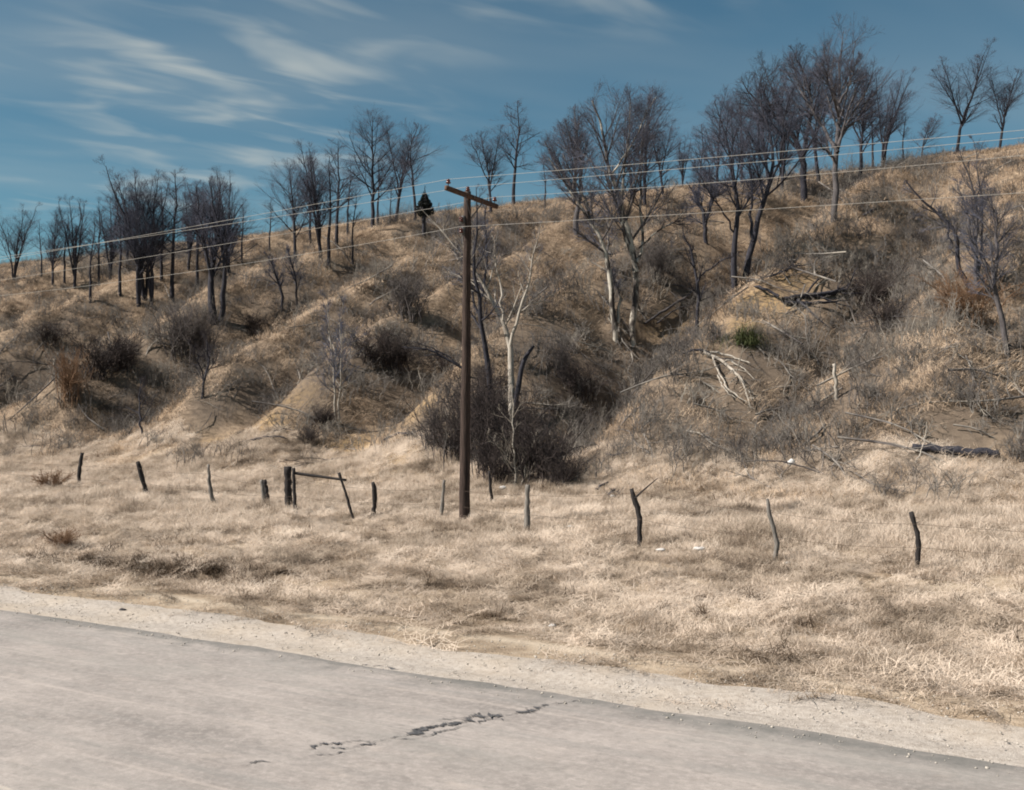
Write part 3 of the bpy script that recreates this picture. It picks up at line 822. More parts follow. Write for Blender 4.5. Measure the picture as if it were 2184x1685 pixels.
# trees behind the utility pole
traced((1092, 935), [[(1094, 935, .15), (1092, 850, .14), (1089, 780, .12), (1087, 735, .11), (1075, 690, .09), (1060, 655, .08), (1035, 615, .06), (1000, 560, .045), (950, 500, .032), (900, 448, .012)],
                     [(1088, 738, .075), (1100, 700, .065), (1112, 650, .055), (1128, 600, .04), (1140, 540, .03), (1152, 480, .01)],
                     [(1072, 685, .05), (1068, 620, .04), (1058, 560, .03), (1045, 480, .012)],
                     [(1108, 665, .035), (1135, 650, .028), (1165, 635, .02), (1195, 615, .008)]],
       'pale-barked tree right behind the pole, one long limb reaching up left', 33, ('bark_pale', 'bark_pale', 'twig'), l1=.17, m1=11, m2=6, m3=5, t0=.42, depth_spread=.6, group='bare trees at the foot of the slope')
traced((1052, 905), [[(1052, 905, .15), (1048, 840, .13), (1038, 770, .11), (1028, 700, .09), (1020, 640, .075), (1012, 560, .06), (1018, 480, .04), (1015, 400, .012)],
                     [(1030, 705, .06), (1015, 660, .05), (1005, 610, .03), (990, 560, .012)],
                     [(1022, 640, .05), (1038, 570, .04), (1034, 480, .03), (1040, 420, .012)]],
       'dark tree hugging the right side of the pole', 34, ('bark_dark', 'bark_dark', 'twig'), l1=.18, m1=11, m2=6, m3=5, t0=.4, depth_spread=.6, group='bare trees at the foot of the slope')
traced((1094, 940), [[(1094, 940, .12), (1100, 860, .11), (1108, 810, .10), (1116, 770, .085), (1126, 748, .07), (1138, 738, .05)]],
       'short dark dead snag with hooked top beside the pale-barked tree', 35, ('bark_dark', 'twig_dark', 'twig_dark'), l1=.12, m1=4, m2=3, m3=2, t0=.2, group='bare trees at the foot of the slope')
traced((1098, 1040), [[(1098, 1040, .035), (1097, 980, .032), (1096, 920, .026), (1095, 870, .018), (1092, 820, .006)],
                      [(1098, 1000, .02), (1080, 975, .016), (1060, 950, .012), (1040, 920, .005)], [(1098, 1005, .02), (1115, 980, .016), (1135, 950, .012), (1145, 915, .005)],
                      [(1110, 1040, .02), (1118, 1000, .016), (1130, 960, .012), (1142, 925, .005)]],
       'pale little sapling in front of the black thicket right of the pole', 36, ('bark_pale', 'twig_pale', 'twig_pale'), l1=.28, m1=10, m2=4, m3=2, t0=.12, twig=.0035, depth_spread=.2, sink=.1, group='pale saplings')
traced((718, 905), [[(716, 905, .05), (714, 830, .045), (708, 760, .035), (702, 690, .022), (700, 630, .006)], [(722, 900, .05), (726, 830, .04), (728, 770, .03), (726, 700, .02), (730, 640, .006)]],
       'pair of pale thin saplings on the slope left of the pole', 37, ('bark_pale', 'twig', 'twig'), l1=.26, m1=14, m2=6, m3=5, t0=.25, twig=.005, group='pale saplings')
traced((428, 850), [[(428, 850, .07), (436, 810, .055), (444, 760, .04), (438, 710, .012)], [(436, 815, .04), (425, 770, .03), (405, 730, .01)]],
       'small dark crooked tree on the left spur', 38, ('bark_dark', 'bark_dark', 'twig_dark'), l1=.32, m1=12, m2=7, m3=5, group='small trees on the spurs')
traced((303, 932), [[(303, 932, .06), (300, 890, .045), (296, 850, .03), (300, 810, .01)]],
       'small dark stem at the foot of the left spur', 39, ('bark_dark', 'bark_dark', 'twig_dark'), l1=.32, m1=9, m2=6, m3=4, group='small trees on the spurs')
traced((600, 660), [[(602, 660, .10), (598, 620, .08), (585, 580, .05), (570, 545, .012)], [(634, 655, .08), (632, 610, .06), (625, 570, .04), (612, 530, .012)]],
       'low forked dark scrub tree below the middle grove', 40, ('bark_dark', 'bark_dark', 'twig'), l1=.3, m1=12, group='small trees on the spurs')
traced((2150, 760), [[(2150, 760, .12), (2140, 690, .10), (2120, 600, .08), (2125, 500, .05), (2110, 400, .012)]],
       'leaning tree rising at the far right side of the slope', 41, l1=.28, m1=14, group='bare trees on the slope')

# leafy clump on the broken trunk near the skyline
def leaf_ball(center, rad, n, size, seed, squash=1.0, cone=False):
    rs = np.random.RandomState(seed)
    d = rs.randn(n, 3); d /= np.linalg.norm(d, axis=1, keepdims=True)
    p = d * (rs.rand(n, 1) ** 0.5) * rad
    p[:, 2] *= squash
    if cone:
        t = (p[:, 2] / (rad * squash) + 1) / 2; p[:, :2] *= (1.25 - t)[:, None]
    p += center
    a = rs.randn(n, 3); a /= np.linalg.norm(a, axis=1, keepdims=True); b = np.cross(a, rs.randn(n, 3)); b /= np.linalg.norm(b, axis=1, keepdims=True)
    s = size * (0.6 + 0.8 * rs.rand(n, 1))
    v = np.stack([p - a * s, p + b * s * .4, p + a * s, p - b * s * .4], 1).reshape(-1, 3)
    return v, np.arange(n * 4).reshape(-1, 4)
p_ = hit(905, 505); c_ = lift(906, 438, p_[1])
e_ = empty('evergreen_clump', tuple(c_ - np.array([0, 0, .8])), 'small dark evergreen tuft on the broken trunk left of the pole', 'evergreen')
v_, q_ = leaf_ball(np.array([0, 0, .8]), 0.75, 900, .16, 3, 1.25, True)
obj('foliage', np_mesh('foliage', v_, q_), M['conifer'], e_)
g_ = Geo(); g_.tubes(np.array([[0, 0, -.6], [0, 0, .5], [.02, 0, 1.3]]), np.array([.07, .05, .02]), 6); obj('stem', g_.mesh('stem'), M['bark_dark'], e_)

# ------------------------------------------------------------------ shrubs
def shrub_geo(seed, n=26, H=1.5, spread=0.55, m2=7, m3=5, twig=.0055, up=0.05, foot=0.14):
    rng = np.random.RandomState(seed)
    st = []
    for i in range(n):
        a = rng.rand() * 6.28; s = spread * (0.25 + rng.rand()); h = H * (0.55 + 0.5 * rng.rand())
        b = rng.randn(2) * foot * H
        st.append(np.array([[b[0], b[1], -.15, .018], [b[0] + math.cos(a) * s * h * .35, b[1] + math.sin(a) * s * h * .35, h * .45, .013], [b[0] + math.cos(a) * s * h, b[1] + math.sin(a) * s * h, h * (1 - .25 * s), .005]]))
    S = np.stack([resample(s, 6) for s in st]); P, R = S[..., :3].copy(), S[..., 3]
    P[:, 1:] += rng.randn(*P[:, 1:].shape) * 0.03 * H
    gs, gt = Geo(), Geo()
    gs.tubes(P, R, 4)
    C, Q = children(P, R, rng, m2, .2, 1, 38, .38, 4, up, .2, .6, twig)
    gt.tubes(C, Q, 3)
    C, Q = children(C, Q, rng, m3, .15, 1, 42, .5, 3, up, .25, .6, twig * .8)
    gt.tubes(C, Q, 3)
    return gs, gt
SHRUB_ME = {}
SHRUB_CACHE = {}
def shrub_mesh(kind):
    if kind not in SHRUB_ME:
        par = {'dense': dict(seed=61, n=40, H=1.6, spread=.75, m2=8, m3=6, twig=.0065), 'dense2': dict(seed=62, n=36, H=1.6, spread=.9, m2=8, m3=6, twig=.0065),
               'upright': dict(seed=63, n=34, H=1.6, spread=.4, m2=8, m3=6), 'low': dict(seed=64, n=34, H=1.0, spread=1.1, m2=8, m3=6)}[kind]
        SHRUB_ME[kind] = [g.mesh('s') for g in shrub_geo(**par)]
    return SHRUB_ME[kind]
def shrub(px, py, w, h, kind, mat, label, group=None, name='bare_shrub', off=0.0):
    """w, h in metres"""
    b = hit(px, py); b = b + np.array([0, off, 0]); b[2] = float(height(b[0], b[1]))
    e = empty(name, tuple(b), label, 'shrub', group)
    ms = shrub_mesh(kind)
    e.scale = (w / 2.2, w / 2.2, h / (1.6 if kind != 'low' else 1.0)); e.rotation_euler = (0, 0, _rt.random() * 6.28)
    for me_, n_ in zip(ms, ('stems', 'twigs')):
        key = (kind, n_, mat)
        if key not in SHRUB_CACHE:
            m2 = me_.copy(); m2.name = n_; m2.materials.clear(); m2.materials.append(M[mat]); SHRUB_CACHE[key] = m2
        obj(n_, SHRUB_CACHE[key], None, e)
    return e
g1_ = 'black thicket at the foot of the slope'
shrub(970, 985, 2.3, 2.9, 'dense', 'thicket', 'dark twiggy thicket just left of the pole', g1_)
shrub(925, 960, 2.0, 2.2, 'upright', 'brush_grey', 'greyish left flank of the black thicket left of the pole', g1_)
shrub(1040, 1020, 2.6, 3.7, 'upright', 'thicket', 'blackest bush directly behind the foot of the pole', g1_)
shrub(1085, 990, 2.7, 3.0, 'dense2', 'thicket', 'tall black bush around the base of the pale-barked tree', g1_)
shrub(1150, 1030, 2.7, 2.6, 'dense', 'thicket', 'black bush behind the pale little sapling', g1_)
shrub(1200, 1042, 1.8, 1.5, 'dense2', 'thicket', 'low right end of the black thicket', g1_)
shrub(1060, 1035, 2.0, 1.8, 'dense2', 'thicket', 'low black bush at the front of the thicket', g1_)
shrub(1010, 930, 2.8, 3.0, 'dense2', 'thicket', 'dark brush behind the pole at mid height', g1_)
g2_ = 'dark shrubs on the left slope'
shrub(541, 715, 1.9, 1.5, 'dense', 'thicket', 'small round black shrub on the pale left slope', g2_)
shrub(215, 805, 3.6, 2.4, 'dense2', 'thicket', 'dark sprawling shrub low on the left slope', g2_)
shrub(255, 790, 3.0, 2.0, 'dense', 'thicket', 'dark shrub right of the sprawling one on the left slope', g2_)
shrub(385, 760, 4.2, 3.2, 'upright', 'brush_grey', 'grey purple hazy shrub on the crest of the left spur', g2_)
shrub(430, 755, 3.0, 2.6, 'upright', 'brush_grey', 'hazy shrub just right of the grey purple one on the left spur', g2_)
shrub(110, 735, 2.6, 1.6, 'dense', 'thicket', 'black shrub near the left edge of the slope', g2_)
shrub(690, 912, 1.6, 1.1, 'dense', 'thicket', 'small black shrub in the hollow between two sandy spurs', g2_)
shrub(655, 945, 1.3, .8, 'dense2', 'thicket', 'low black shrub lowest in the hollow between the sandy spurs', g2_)
shrub(840, 790, 3.0, 1.9, 'dense', 'thicket', 'black tangled shrub in the gully left of the pole', 'brush in the gullies')
shrub(790, 775, 2.6, 1.7, 'dense2', 'thicket', 'dark shrub left in the gully tangle left of the pole', 'brush in the gullies')
shrub(940, 800, 2.2, 1.3, 'dense2', 'thicket', 'small dark shrub touching the pole on its left at mid slope', 'brush in the gullies')
shrub(870, 680, 3.4, 2.4, 'upright', 'brush_grey', 'bluish grey upright shrub on the slope left of the pole', 'brush in the gullies')
shrub(1240, 855, 2.6, 1.8, 'dense2', 'thicket', 'dark brush below the white-patched forked tree', 'brush in the gullies')
shrub(1190, 800, 2.6, 1.8, 'upright', 'brush_grey', 'grey brush between the hooked snag and forked tree', 'brush in the gullies')
shrub(1860, 655, 2.8, 2.2, 'dense', 'thicket', 'dark purple shrub right of the fallen log', 'brush on the right slope')
shrub(1880, 700, 2.2, 1.2, 'dense2', 'thicket', 'black low shrub under the dark purple one', 'brush on the right slope')
shrub(1400, 600, 2.6, 2.2, 'upright', 'brush_grey', 'hazy shrub right of the big forked tree', 'brush on the right slope')
shrub(2060, 690, 3.0, 2.2, 'dense', 'rust', 'russet dark brush at the right edge of the slope', 'brush on the right slope')
shrub(150, 860, 3.0, 3.0, 'upright', 'rust', 'reddish brown brush near the left edge below the slope', 'russet weeds at the left')
shrub(130, 1172, 1.3, .5, 'low', 'rust', 'reddish weeds in the ditch at the left edge', 'russet weeds at the left')
shrub(110, 1045, 2.0, .8, 'low', 'rust', 'reddish weeds left of the leftmost fence post', 'russet weeds at the left')

# grey-green grass clump on the soil bank
def blade_tuft(seed, n, h, spread, w, droop=0.5, seg=3):
    rs = np.random.RandomState(seed)
    a = rs.rand(n) * 6.283; r = spread * np.sqrt(rs.rand(n)) * .5
    b = np.stack([np.cos(rs.rand(n) * 6.283) * r, np.sin(rs.rand(n) * 6.283) * r, np.full(n, -.03)], 1)
    ln = h * (.55 + .7 * rs.rand(n)); tilt = droop * (.3 + rs.rand(n))
    V = []; 
    side = np.stack([-np.sin(a), np.cos(a), np.zeros(n)], 1)
    for j in range(seg + 1):
        t = j / seg
        ang = tilt * t * 1.7
        out = ln * t * np.sin(ang); up = ln * t * np.cos(ang)
        c = b + np.stack([np.cos(a) * out, np.sin(a) * out, up], 1)
        ww = w * (1 - t) ** .7 + .0008
        V.append(c - side * ww); V.append(c + side * ww)
    V = np.stack(V, 1)
    q = []
    k = 2 * (seg + 1)
    i = np.arange(n) * k
    for j in range(seg): q.append(np.stack([i + 2 * j, i + 2 * j + 1, i + 2 * j + 3, i + 2 * j + 2], 1))
    return V.reshape(-1, 3), np.concatenate(q)
p_ = hit(1590, 735)
e_ = empty('grass_clump', tuple(p_), 'grey green arching grass clump on the bank below the V-shaped trunks', 'grass clump')
v_, q_ = blade_tuft(5, 380, 1.15, .9, .012, 1.0, 4)
obj('blades', np_mesh('blades', v_, q_), M['green'], e_)

# ------------------------------------------------------------------ fallen wood
def log_thing(name, label, cat, stems, mat, group=None, sides=8, off=0.35, flat=False, sub=None):
    """stems: list of lists (px, py, r[, dd]); the first vertex sets the depth"""
    b = hit(stems[0][0][0], stems[0][0][1])
    e = empty(name, tuple(b), label, cat, group)
    for si, pts in enumerate(stems):
        A = []
        for p in pts:
            w = lift(p[0], p[1], b[1] - off) if flat else lift(p[0], p[1], hit(p[0], p[1])[1] - off)
            A.append(np.append(w - b, p[2]))
        S = resample(np.array(A), max(8, 4 * len(pts)))
        rs = np.random.RandomState(len(label) + si); S[1:-1, :3] += rs.randn(len(S) - 2, 3) * .02
        g = Geo(); g.tubes(S[:, :3], S[:, 3], sides, cap=True); g.tubes(S[::-1, :3][:2], S[::-1, 3][:2] * .99, sides)
        if si == 0 and sub:
            rng = np.random.RandomState(sub); C, Q = children(S[None, :, :3], S[None, :, 3], rng, 14, .3, 1, 40, .25, 5, 0.02, .15, .5, .012); g.tubes(C, Q, 4)
            C, Q = children(C, Q, rng, 5, .2, 1, 40, .45, 4, 0.02, .2, .6, .008); g.tubes(C, Q, 3)
        obj('trunk' if si == 0 else 'branch', g.mesh('b'), M[mat], e)
    return e
log_thing('fallen_tree', 'dark fallen tree lying on yellow soil right of the V-shaped trunks', 'fallen tree',
          [[(1668, 640, .13), (1720, 632, .12), (1790, 622, .10), (1860, 610, .04, 1.5)], [(1672, 645, .09), (1740, 646, .07), (1810, 640, .02, .8)],
           [(1715, 633, .05), (1740, 600, .04), (1780, 575, .015, .6)], [(1700, 640, .05), (1730, 665, .04), (1770, 700, .015, -.4)], [(1660, 632, .07), (1620, 612, .06), (1590, 615, .04, -.3)]], 'bark_dark', sub=4)
log_thing('fallen_branch', 'thin dark branch arching over the bank right of V-shaped trunks', 'branch',
          [[(1590, 600, .05), (1640, 590, .045), (1690, 570, .035), (1740, 560, .012)], [(1650, 588, .03), (1700, 540, .02), (1715, 510, .01)], [(1600, 560, .03), (1660, 553, .04), (1710, 575, .02)]], 'bark_dark', sub=6)
log_thing('dead_tree', 'pale dead branches sprawling on the brushy right slope', 'dead tree',
          [[(1500, 752, .07), (1540, 770, .06), (1580, 810, .05, -.8), (1600, 870, .015, -1.6)], [(1500, 748, .05), (1545, 756, .045), (1600, 775, .02, -.3)],
           [(1520, 762, .04), (1535, 800, .035), (1560, 835, .03, -.6), (1598, 862, .012, -1.2)], [(1535, 768, .035), (1570, 775, .03), (1610, 810, .012, -.8)],
           [(1530, 800, .03), (1545, 830, .025, -.5), (1570, 850, .012, -1)]], 'bark_pale', sub=8)
log_thing('dead_branch', 'dark bare branch lying left of the pale dead branches', 'branch', [[(1418, 770, .035), (1460, 752, .04), (1490, 745, .05), (1512, 752, .05)]], 'bark_dark')
log_thing('fallen_log', 'long dark fallen log on the slope left of the small dark tree', 'log', [[(1375, 690, .06), (1420, 660, .07), (1465, 630, .06), (1490, 610, .03)], [(1400, 690, .05), (1440, 660, .04), (1475, 650, .02)]], 'bark')
log_thing('fallen_log', 'black horizontal log near the right edge behind the fence', 'log', [[(2130, 968, .13), (2060, 965, .15), (1990, 958, .13), (1945, 952, .09, .5)]], 'bark_dark')
log_thing('dead_branch', 'thin pale branch leaning over the black log at right', 'branch', [[(1950, 990, .02), (1962, 965, .02), (1972, 935, .018), (1976, 900, .008)]], 'bark_pale', flat=True, off=.3)
log_thing('dead_branch', 'dark branch lying on sandy slope left of the thicket', 'branch', [[(815, 940, .05), (850, 925, .05), (890, 928, .04), (925, 930, .02)], [(870, 926, .025), (900, 915, .02), (925, 905, .01)]], 'bark_dark')
log_thing('dead_branch', 'spray of thin dark branches reaching left from the pole at mid slope', 'branch', [[(1000, 795, .06), (960, 770, .05), (910, 745, .04), (860, 740, .015)], [(985, 785, .03), (940, 750, .025), (880, 728, .01)]], 'bark_dark', sub=12, flat=True)
log_thing('dead_branch', 'small black stick on the pale grass right of the thicket', 'branch', [[(1270, 1045, .03), (1285, 1035, .04), (1297, 1028, .03)]], 'bark_dark')
log_thing('dead_branch', 'dark branch among yellow soil on the left sandy spur', 'branch', [[(505, 945, .04), (540, 938, .05), (580, 930, .04), (610, 935, .02)], [(560, 935, .03), (590, 918, .025), (630, 915, .01)]], 'bark_dark')
log_thing('fallen_log', 'dark fallen log on the upper slope left of the pole', 'log', [[(735, 592, .08), (765, 600, .10), (800, 612, .05)]], 'bark_dark')
log_thing('fallen_log', 'dark log lying uphill right of the tallest right tree', 'log', [[(1838, 460, .06), (1860, 450, .12), (1885, 438, .06)]], 'bark_dark')
log_thing('dead_branch', 'long dark stick low on the slope right of the thicket', 'branch', [[(1250, 955, .03), (1290, 968, .04), (1340, 965, .03)]], 'bark_dark')
log_thing('wooden_stake', 'pale leaning stake standing in brush on the right slope', 'stake', [[(1784, 852, .07), (1781, 815, .07), (1777, 776, .06)]], 'bark_pale', flat=True, off=0.0)

# ------------------------------------------------------------------ fence posts
def fence_post(label, pts, mat, branch=None, cat='fence post', group='crooked posts of the roadside fence'):
    """pts top to bottom: (px, py, half width in survey px)"""
    b = hit(pts[-1][0], pts[-1][1]); d = b[1]
    e = empty('fence_post', tuple(b), label, cat, group)
    A = [np.append(lift(p[0], p[1], d) - b, p[2] / FPX * d) for p in pts[::-1]]
    A[0][2] -= 0.12
    S = resample(np.array(A), 14)
    rs = np.random.RandomState(len(label)); S[1:-1, :2] += rs.randn(12, 2) * .006; S[:, 3] *= 1 + .08 * rs.randn(14)
    S[:, 1] += np.linspace(0, rs.uniform(-.15, .15), 14)
    g = Geo(); g.tubes(S[:, :3], S[:, 3], 9, cap=True)
    obj('shaft', g.mesh('shaft'), M[mat], e)
    g2 = Geo(); top = S[-3, :3]; g2.tubes(np.array([top + [S[-3, 3] * .9, -.04, 0], top + [S[-3, 3] + .02, -.05, 0.005]]), np.array([.006, .006]), 5); obj('staple', g2.mesh('staple'), M['metal'], e)
    if branch:
        B = np.array([np.append(lift(p[0], p[1], d) - b, p[2] / FPX * d) for p in branch]); S2 = resample(B, 8)
        g = Geo(); g.tubes(S2[:, :3], S2[:, 3], 6, cap=True)
        obj('branch', g.mesh('branch'), M[mat], e)
    return e, d
FP = []
FP.append(fence_post('leftmost fence post, thin black and slightly bowed', [(173, 966, 3.5), (168, 1000, 4), (168, 1038, 3.5)], 'post_dark'))
FP.append(fence_post('thick black fence post leaning left, second from the left', [(294, 984, 4.5), (304, 1020, 5), (317, 1062, 6)], 'post_dark'))
FP.append(fence_post('pale grey fence post with bent dark foot, third from the left', [(446, 990, 2.5), (448, 1030, 4), (452, 1058, 5), (463, 1085, 5)], 'post_grey'))
FP.append(fence_post('grey left one of a close pair of leaning posts', [(556, 1024, 4), (560, 1052, 4), (565, 1082, 4)], 'post_grey'))
FP.append(fence_post('black right one of a close pair of leaning posts', [(563, 1024, 4.5), (568, 1052, 4.5), (573, 1080, 4.5)], 'post_dark'))
FP.append(fence_post('thickest upright black fence post at the old gate', [(613, 995, 8), (614, 1045, 8), (616, 1096, 8)], 'post_dark'))
FP.append(fence_post('narrow black post right against the thickest gate post', [(625, 998, 3.5), (627, 1045, 4), (630, 1100, 4.5)], 'post_dark'))
FP.append(fence_post('thin black post leaning steeply left at the end of the gate rail', [(722, 1008, 3), (738, 1055, 3), (757, 1108, 3)], 'post_dark'))
FP.append(fence_post('crooked dark fence post midway between gate rail and pole', [(795, 1028, 4), (799, 1050, 5), (799, 1075, 5), (793, 1104, 5)], 'post_dark'))
FP.append(fence_post('thin grey fence post with thick foot just left of the pole', [(947, 1024, 3), (944, 1060, 3.5), (941, 1106, 5)], 'post_grey'))
FP.append(fence_post('thin black fence post just right of the pole', [(1043, 1004, 3), (1046, 1040, 3.2), (1051, 1077, 3.5)], 'post_dark'))
FP.append(fence_post('stout weathered grey fence post right of the pole', [(1125, 1034, 5), (1124, 1085, 6), (1124, 1142, 8)], 'post_grey'))
FP.append(fence_post('dark bent fence post with a side branch at its top', [(1347, 1043, 4), (1355, 1070, 6), (1364, 1105, 5.5), (1364, 1135, 5), (1363, 1168, 5)], 'post_dark', [(1354, 1062, 2.5), (1372, 1045, 2), (1402, 1020, 1)]))
FP.append(fence_post('grey S-curved fence post, second from the right', [(1636, 1064, 3.5), (1643, 1105, 5), (1653, 1140, 5), (1657, 1165, 6), (1648, 1204, 6)], 'post_grey'))
FP.append(fence_post('rightmost fence post, dark and bowed to the right', [(1943, 1092, 5), (1951, 1120, 5), (1958, 1150, 5.5), (1957, 1185, 5.5), (1954, 1224, 5)], 'post_dark'))
# gate rail
b_ = hit(622, 1098); A_ = np.array([np.append(lift(x, y, b_[1] + dd) - b_, r) for x, y, r, dd in ((628, 1009, .045, .05), (680, 1016, .04, -.1), (738, 1024, .035, -.3))])
e_ = empty('gate_rail', tuple(b_), 'dark rail running from thickest gate post to the steeply leaning post', 'rail')
g_ = Geo(); S_ = resample(A_, 10); g_.tubes(S_[:, :3], S_[:, 3], 7, cap=True); obj('rail', g_.mesh('rail'), M['post_dark'], e_)
# sagging rusty wire between the posts
def wire_mesh(segs, r, sides=5):
    g = Geo()
    for a, b, sag in segs:
        t = np.linspace(0, 1, 9)[:, None]
        P = np.array(a) * (1 - t) + np.array(b) * t; P[:, 2] -= (4 * sag * t * (1 - t))[:, 0]
        g.tubes(P, np.full(9, r), sides)
    return g
for fr, lab in ((0.8, 'upper rusty wire strung between the fence posts'), (0.42, 'lower rusty wire strung between the fence posts')):
    pts = []
    for i in (1, 2, 4, 6, 8, 9, 11, 12, 13, 14):
        e, d = FP[i]; me = e.children[0].data; zs = max(v.co.z for v in me.vertices)
        zz = fr * zs; near = sorted((v.co for v in me.vertices), key=lambda c: abs(c.z - zz))[:9]
        cx = sum(v.x for v in near) / len(near); cy = min(v.y for v in near)
        pts.append((e.location.x + cx, e.location.y + cy - .008, e.location.z + zz))
    # the strand runs on past the frame at both ends
    a0 = np.array(pts[0]); pts = [tuple(a0 + np.array([-9, 6, 0.1]))] + pts
    a1 = np.array(pts[-1]); pts = pts + [tuple(a1 + np.array([6, -3.4, 0.0]))]
    g_ = wire_mesh([(pts[i], pts[i + 1], .06) for i in range(len(pts) - 1)], .0032)
    tag(obj('fence_wire', g_.mesh('fence_wire'), M['rusty_wire']), lab, 'wire', 'wires of the roadside fence')

# ------------------------------------------------------------------ utility pole
pb = hit(990, 1116); PD = pb[1]
pole = empty('utility_pole', tuple(pb), 'brown wooden utility pole with crossarm standing at the fence line', 'utility pole')
H_ = (lift(997, 409, PD) - pb)
g_ = Geo()
ts = np.linspace(0, 1, 26)
rs_ = np.random.RandomState(3)
P_ = np.stack([H_[0] * ts + .006 * rs_.randn(26), 0 * ts, -.3 + (H_[2] + .3) * ts], 1)
g_.tubes(P_, 0.152 - 0.058 * ts, 20, cap=True)
obj('shaft', g_.mesh('shaft'), M['pole'], pole)
top_ = H_ + 0
armdir = Vector((NX * 1.0, NY * 1.0, -0.055)).normalized()
rot_ = np.array([list(armdir), list(Vector((0, 0, 1)).cross(armdir).normalized()), [0, 0, 0]])
ax0 = np.array(armdir); ax1 = np.array(Vector((0, 0, 1)).cross(armdir).normalized()); ax2 = np.cross(ax0, ax1)
Rm = np.stack([ax0, ax1, ax2], 1)
AL = 1.22
ac = np.array([top_[0], top_[1], top_[2] - .17]) + ax1 * -0.0 + ax1 * (0.15 if ax1[1] < 0 else -0.15)
def bevbox(g, c, h, Rm, bev=.012):
    hx, hy, hz = h
    prof = [(-hy + bev, -hz), (hy - bev, -hz), (hy, -hz + bev), (hy, hz - bev), (hy - bev, hz), (-hy + bev, hz), (-hy, hz - bev), (-hy, -hz + bev)]
    v = [(x, a, b) for x in (-hx, hx) for a, b in prof]
    v = np.array(v) @ Rm.T + np.array(c)
    q = [(i, (i + 1) % 8, 8 + (i + 1) % 8, 8 + i) for i in range(8)] + [(0, 7, 2, 1), (7, 6, 3, 2), (6, 5, 4, 3), (8, 9, 10, 15), (15, 10, 11, 14), (14, 11, 12, 13)]
    g.add(v, q)
g_ = Geo(); bevbox(g_, ac, (AL, .048, .06), Rm)
arm = obj('crossarm', g_.mesh('crossarm', False), M['arm'], pole)
g_ = Geo(); g_.lathe(ac + ax1 * (-.07 if ax1[1] < 0 else .07) * -1, [(0.0, -.01), (.03, -.01), (.03, .01), (0, .012)], 8, tuple(ax1)); obj('bolt', g_.mesh('bolt'), M['metal'], arm)
ins_prof = [(.001, 0), (.035, 0), (.062, .012), (.066, .035), (.052, .052), (.040, .060), (.046, .072), (.050, .090), (.042, .108), (.028, .118), (.001, .122)]
wire_pts = []
for s in (-AL + .10, -.22, AL - .12):
    base = ac + ax0 * s + ax2 * .06
    g_ = Geo(); g_.tubes(np.array([base - [0, 0, .02], base + [0, 0, .09]]), np.array([.013, .011]), 7)
    pin = obj('pin', g_.mesh('pin'), M['metal'], arm)
    g_ = Geo(); g_.lathe(base + [0, 0, .065], ins_prof, 16); obj('insulator', g_.mesh('insulator'), M['porcelain'], arm)
    wire_pts.append(base + [0, 0, .18])
for s in (-.42, .42):
    a = ac + ax0 * s - ax2 * .05 + ax1 * (-.06 if ax1[1] > 0 else .06); b = np.array([top_[0], top_[1], top_[2] - .72]) + ax1 * (.11 if ax1[1] < 0 else -.11)
    dv = b - a; L_ = np.linalg.norm(dv); x0 = dv / L_; x1 = ax1; x2 = np.cross(x0, x1)
    g_ = Geo(); g_.box((a + b) / 2, (L_ / 2, .004, .018), np.stack([x0, x1, x2], 1)); obj('brace', g_.mesh('brace', False), M['metal'], pole)
# side brackets with spool insulators facing the road
zc_ = lift(995, 470, PD)[2] - pb[2]; zl_ = lift(995, 486, PD)[2] - pb[2]
side = np.array([-NX * .55 - .45, -NY * .75, 0]); side /= np.linalg.norm(side)
pc_ = np.array([top_[0] * .93, 0, 0])
for k_, zz in enumerate((zc_, zl_ - .10)):
    c = pc_ + side * .155 + [0, 0, zz]
    g_ = Geo(); g_.box(c - side * .03, (.022, .05, .11), np.stack([ax1, side, [0, 0, 1]], 1)); br = obj('bracket', g_.mesh('bracket', False), M['metal'], pole)
    g_ = Geo(); g_.lathe(c + side * .06 - [0, 0, .055], [(.001, 0), (.045, 0), (.058, .015), (.058, .035), (.035, .05), (.035, .065), (.058, .08), (.058, .10), (.045, .115), (.001, .115)], 14)
    obj('spool_insulator', g_.mesh('spool_insulator'), M['porcelain'], br)
    g_ = Geo(); g_.tubes(np.array([c + side * .06 - [0, 0, .10], c + side * .06 + [0, 0, .10]]), np.array([.01, .01]), 6); obj('bolt', g_.mesh('bolt'), M['metal'], br)
wire_pts.append(pc_ + side * .26 + [0, 0, zl_])
# conductors run on along the road past both ends of the frame
uL = np.array([AX, AY, 0.0])
labs = ['topmost white overhead wire, carried by the left end of the crossarm', 'second white overhead wire, passing beside the pole top',
        'third white overhead wire, carried by the right end of the crossarm', 'lowest white overhead wire, fixed to the side of the pole below the crossarm']
WT_R = [((1582, 330), (2050, 291)), ((1582, 346), (2002, 315)), ((1582, 385), (1934, 355)), ((1582, 449), (2055, 420))]
WT_L = [((774, 416), (494, 470)), ((760, 430), (494, 490)), ((882, 451), (545, 510)), ((545, 559), (427, 577))]
def span(w, sgn, targets):
    """slack of one span: height along it = a t + b t^2, read off two points of the strand"""
    d = uL * sgn; rows = []; rhs = []
    for px, py in targets:
        k = (px - CX) / FPX
        t = (k * w[1] - w[0]) / (d[0] - k * d[1])
        y = w[1] + d[1] * t
        rows.append((t, t * t)); rhs.append(CAM_Z + (HY - py) / FPX * y - w[2])
    a, b = np.linalg.solve(np.array(rows), np.array(rhs))
    if not 0.0004 < b < 0.004:
        b = min(max(b, 0.0004), 0.004)
        A = np.array(rows); a = float(np.mean((np.array(rhs) - b * A[:, 1]) / A[:, 0]))
    t = np.linspace(0, 46, 60)[:, None]
    P = w + d * t; P[:, 2] += (a * t + b * t * t)[:, 0]
    return P
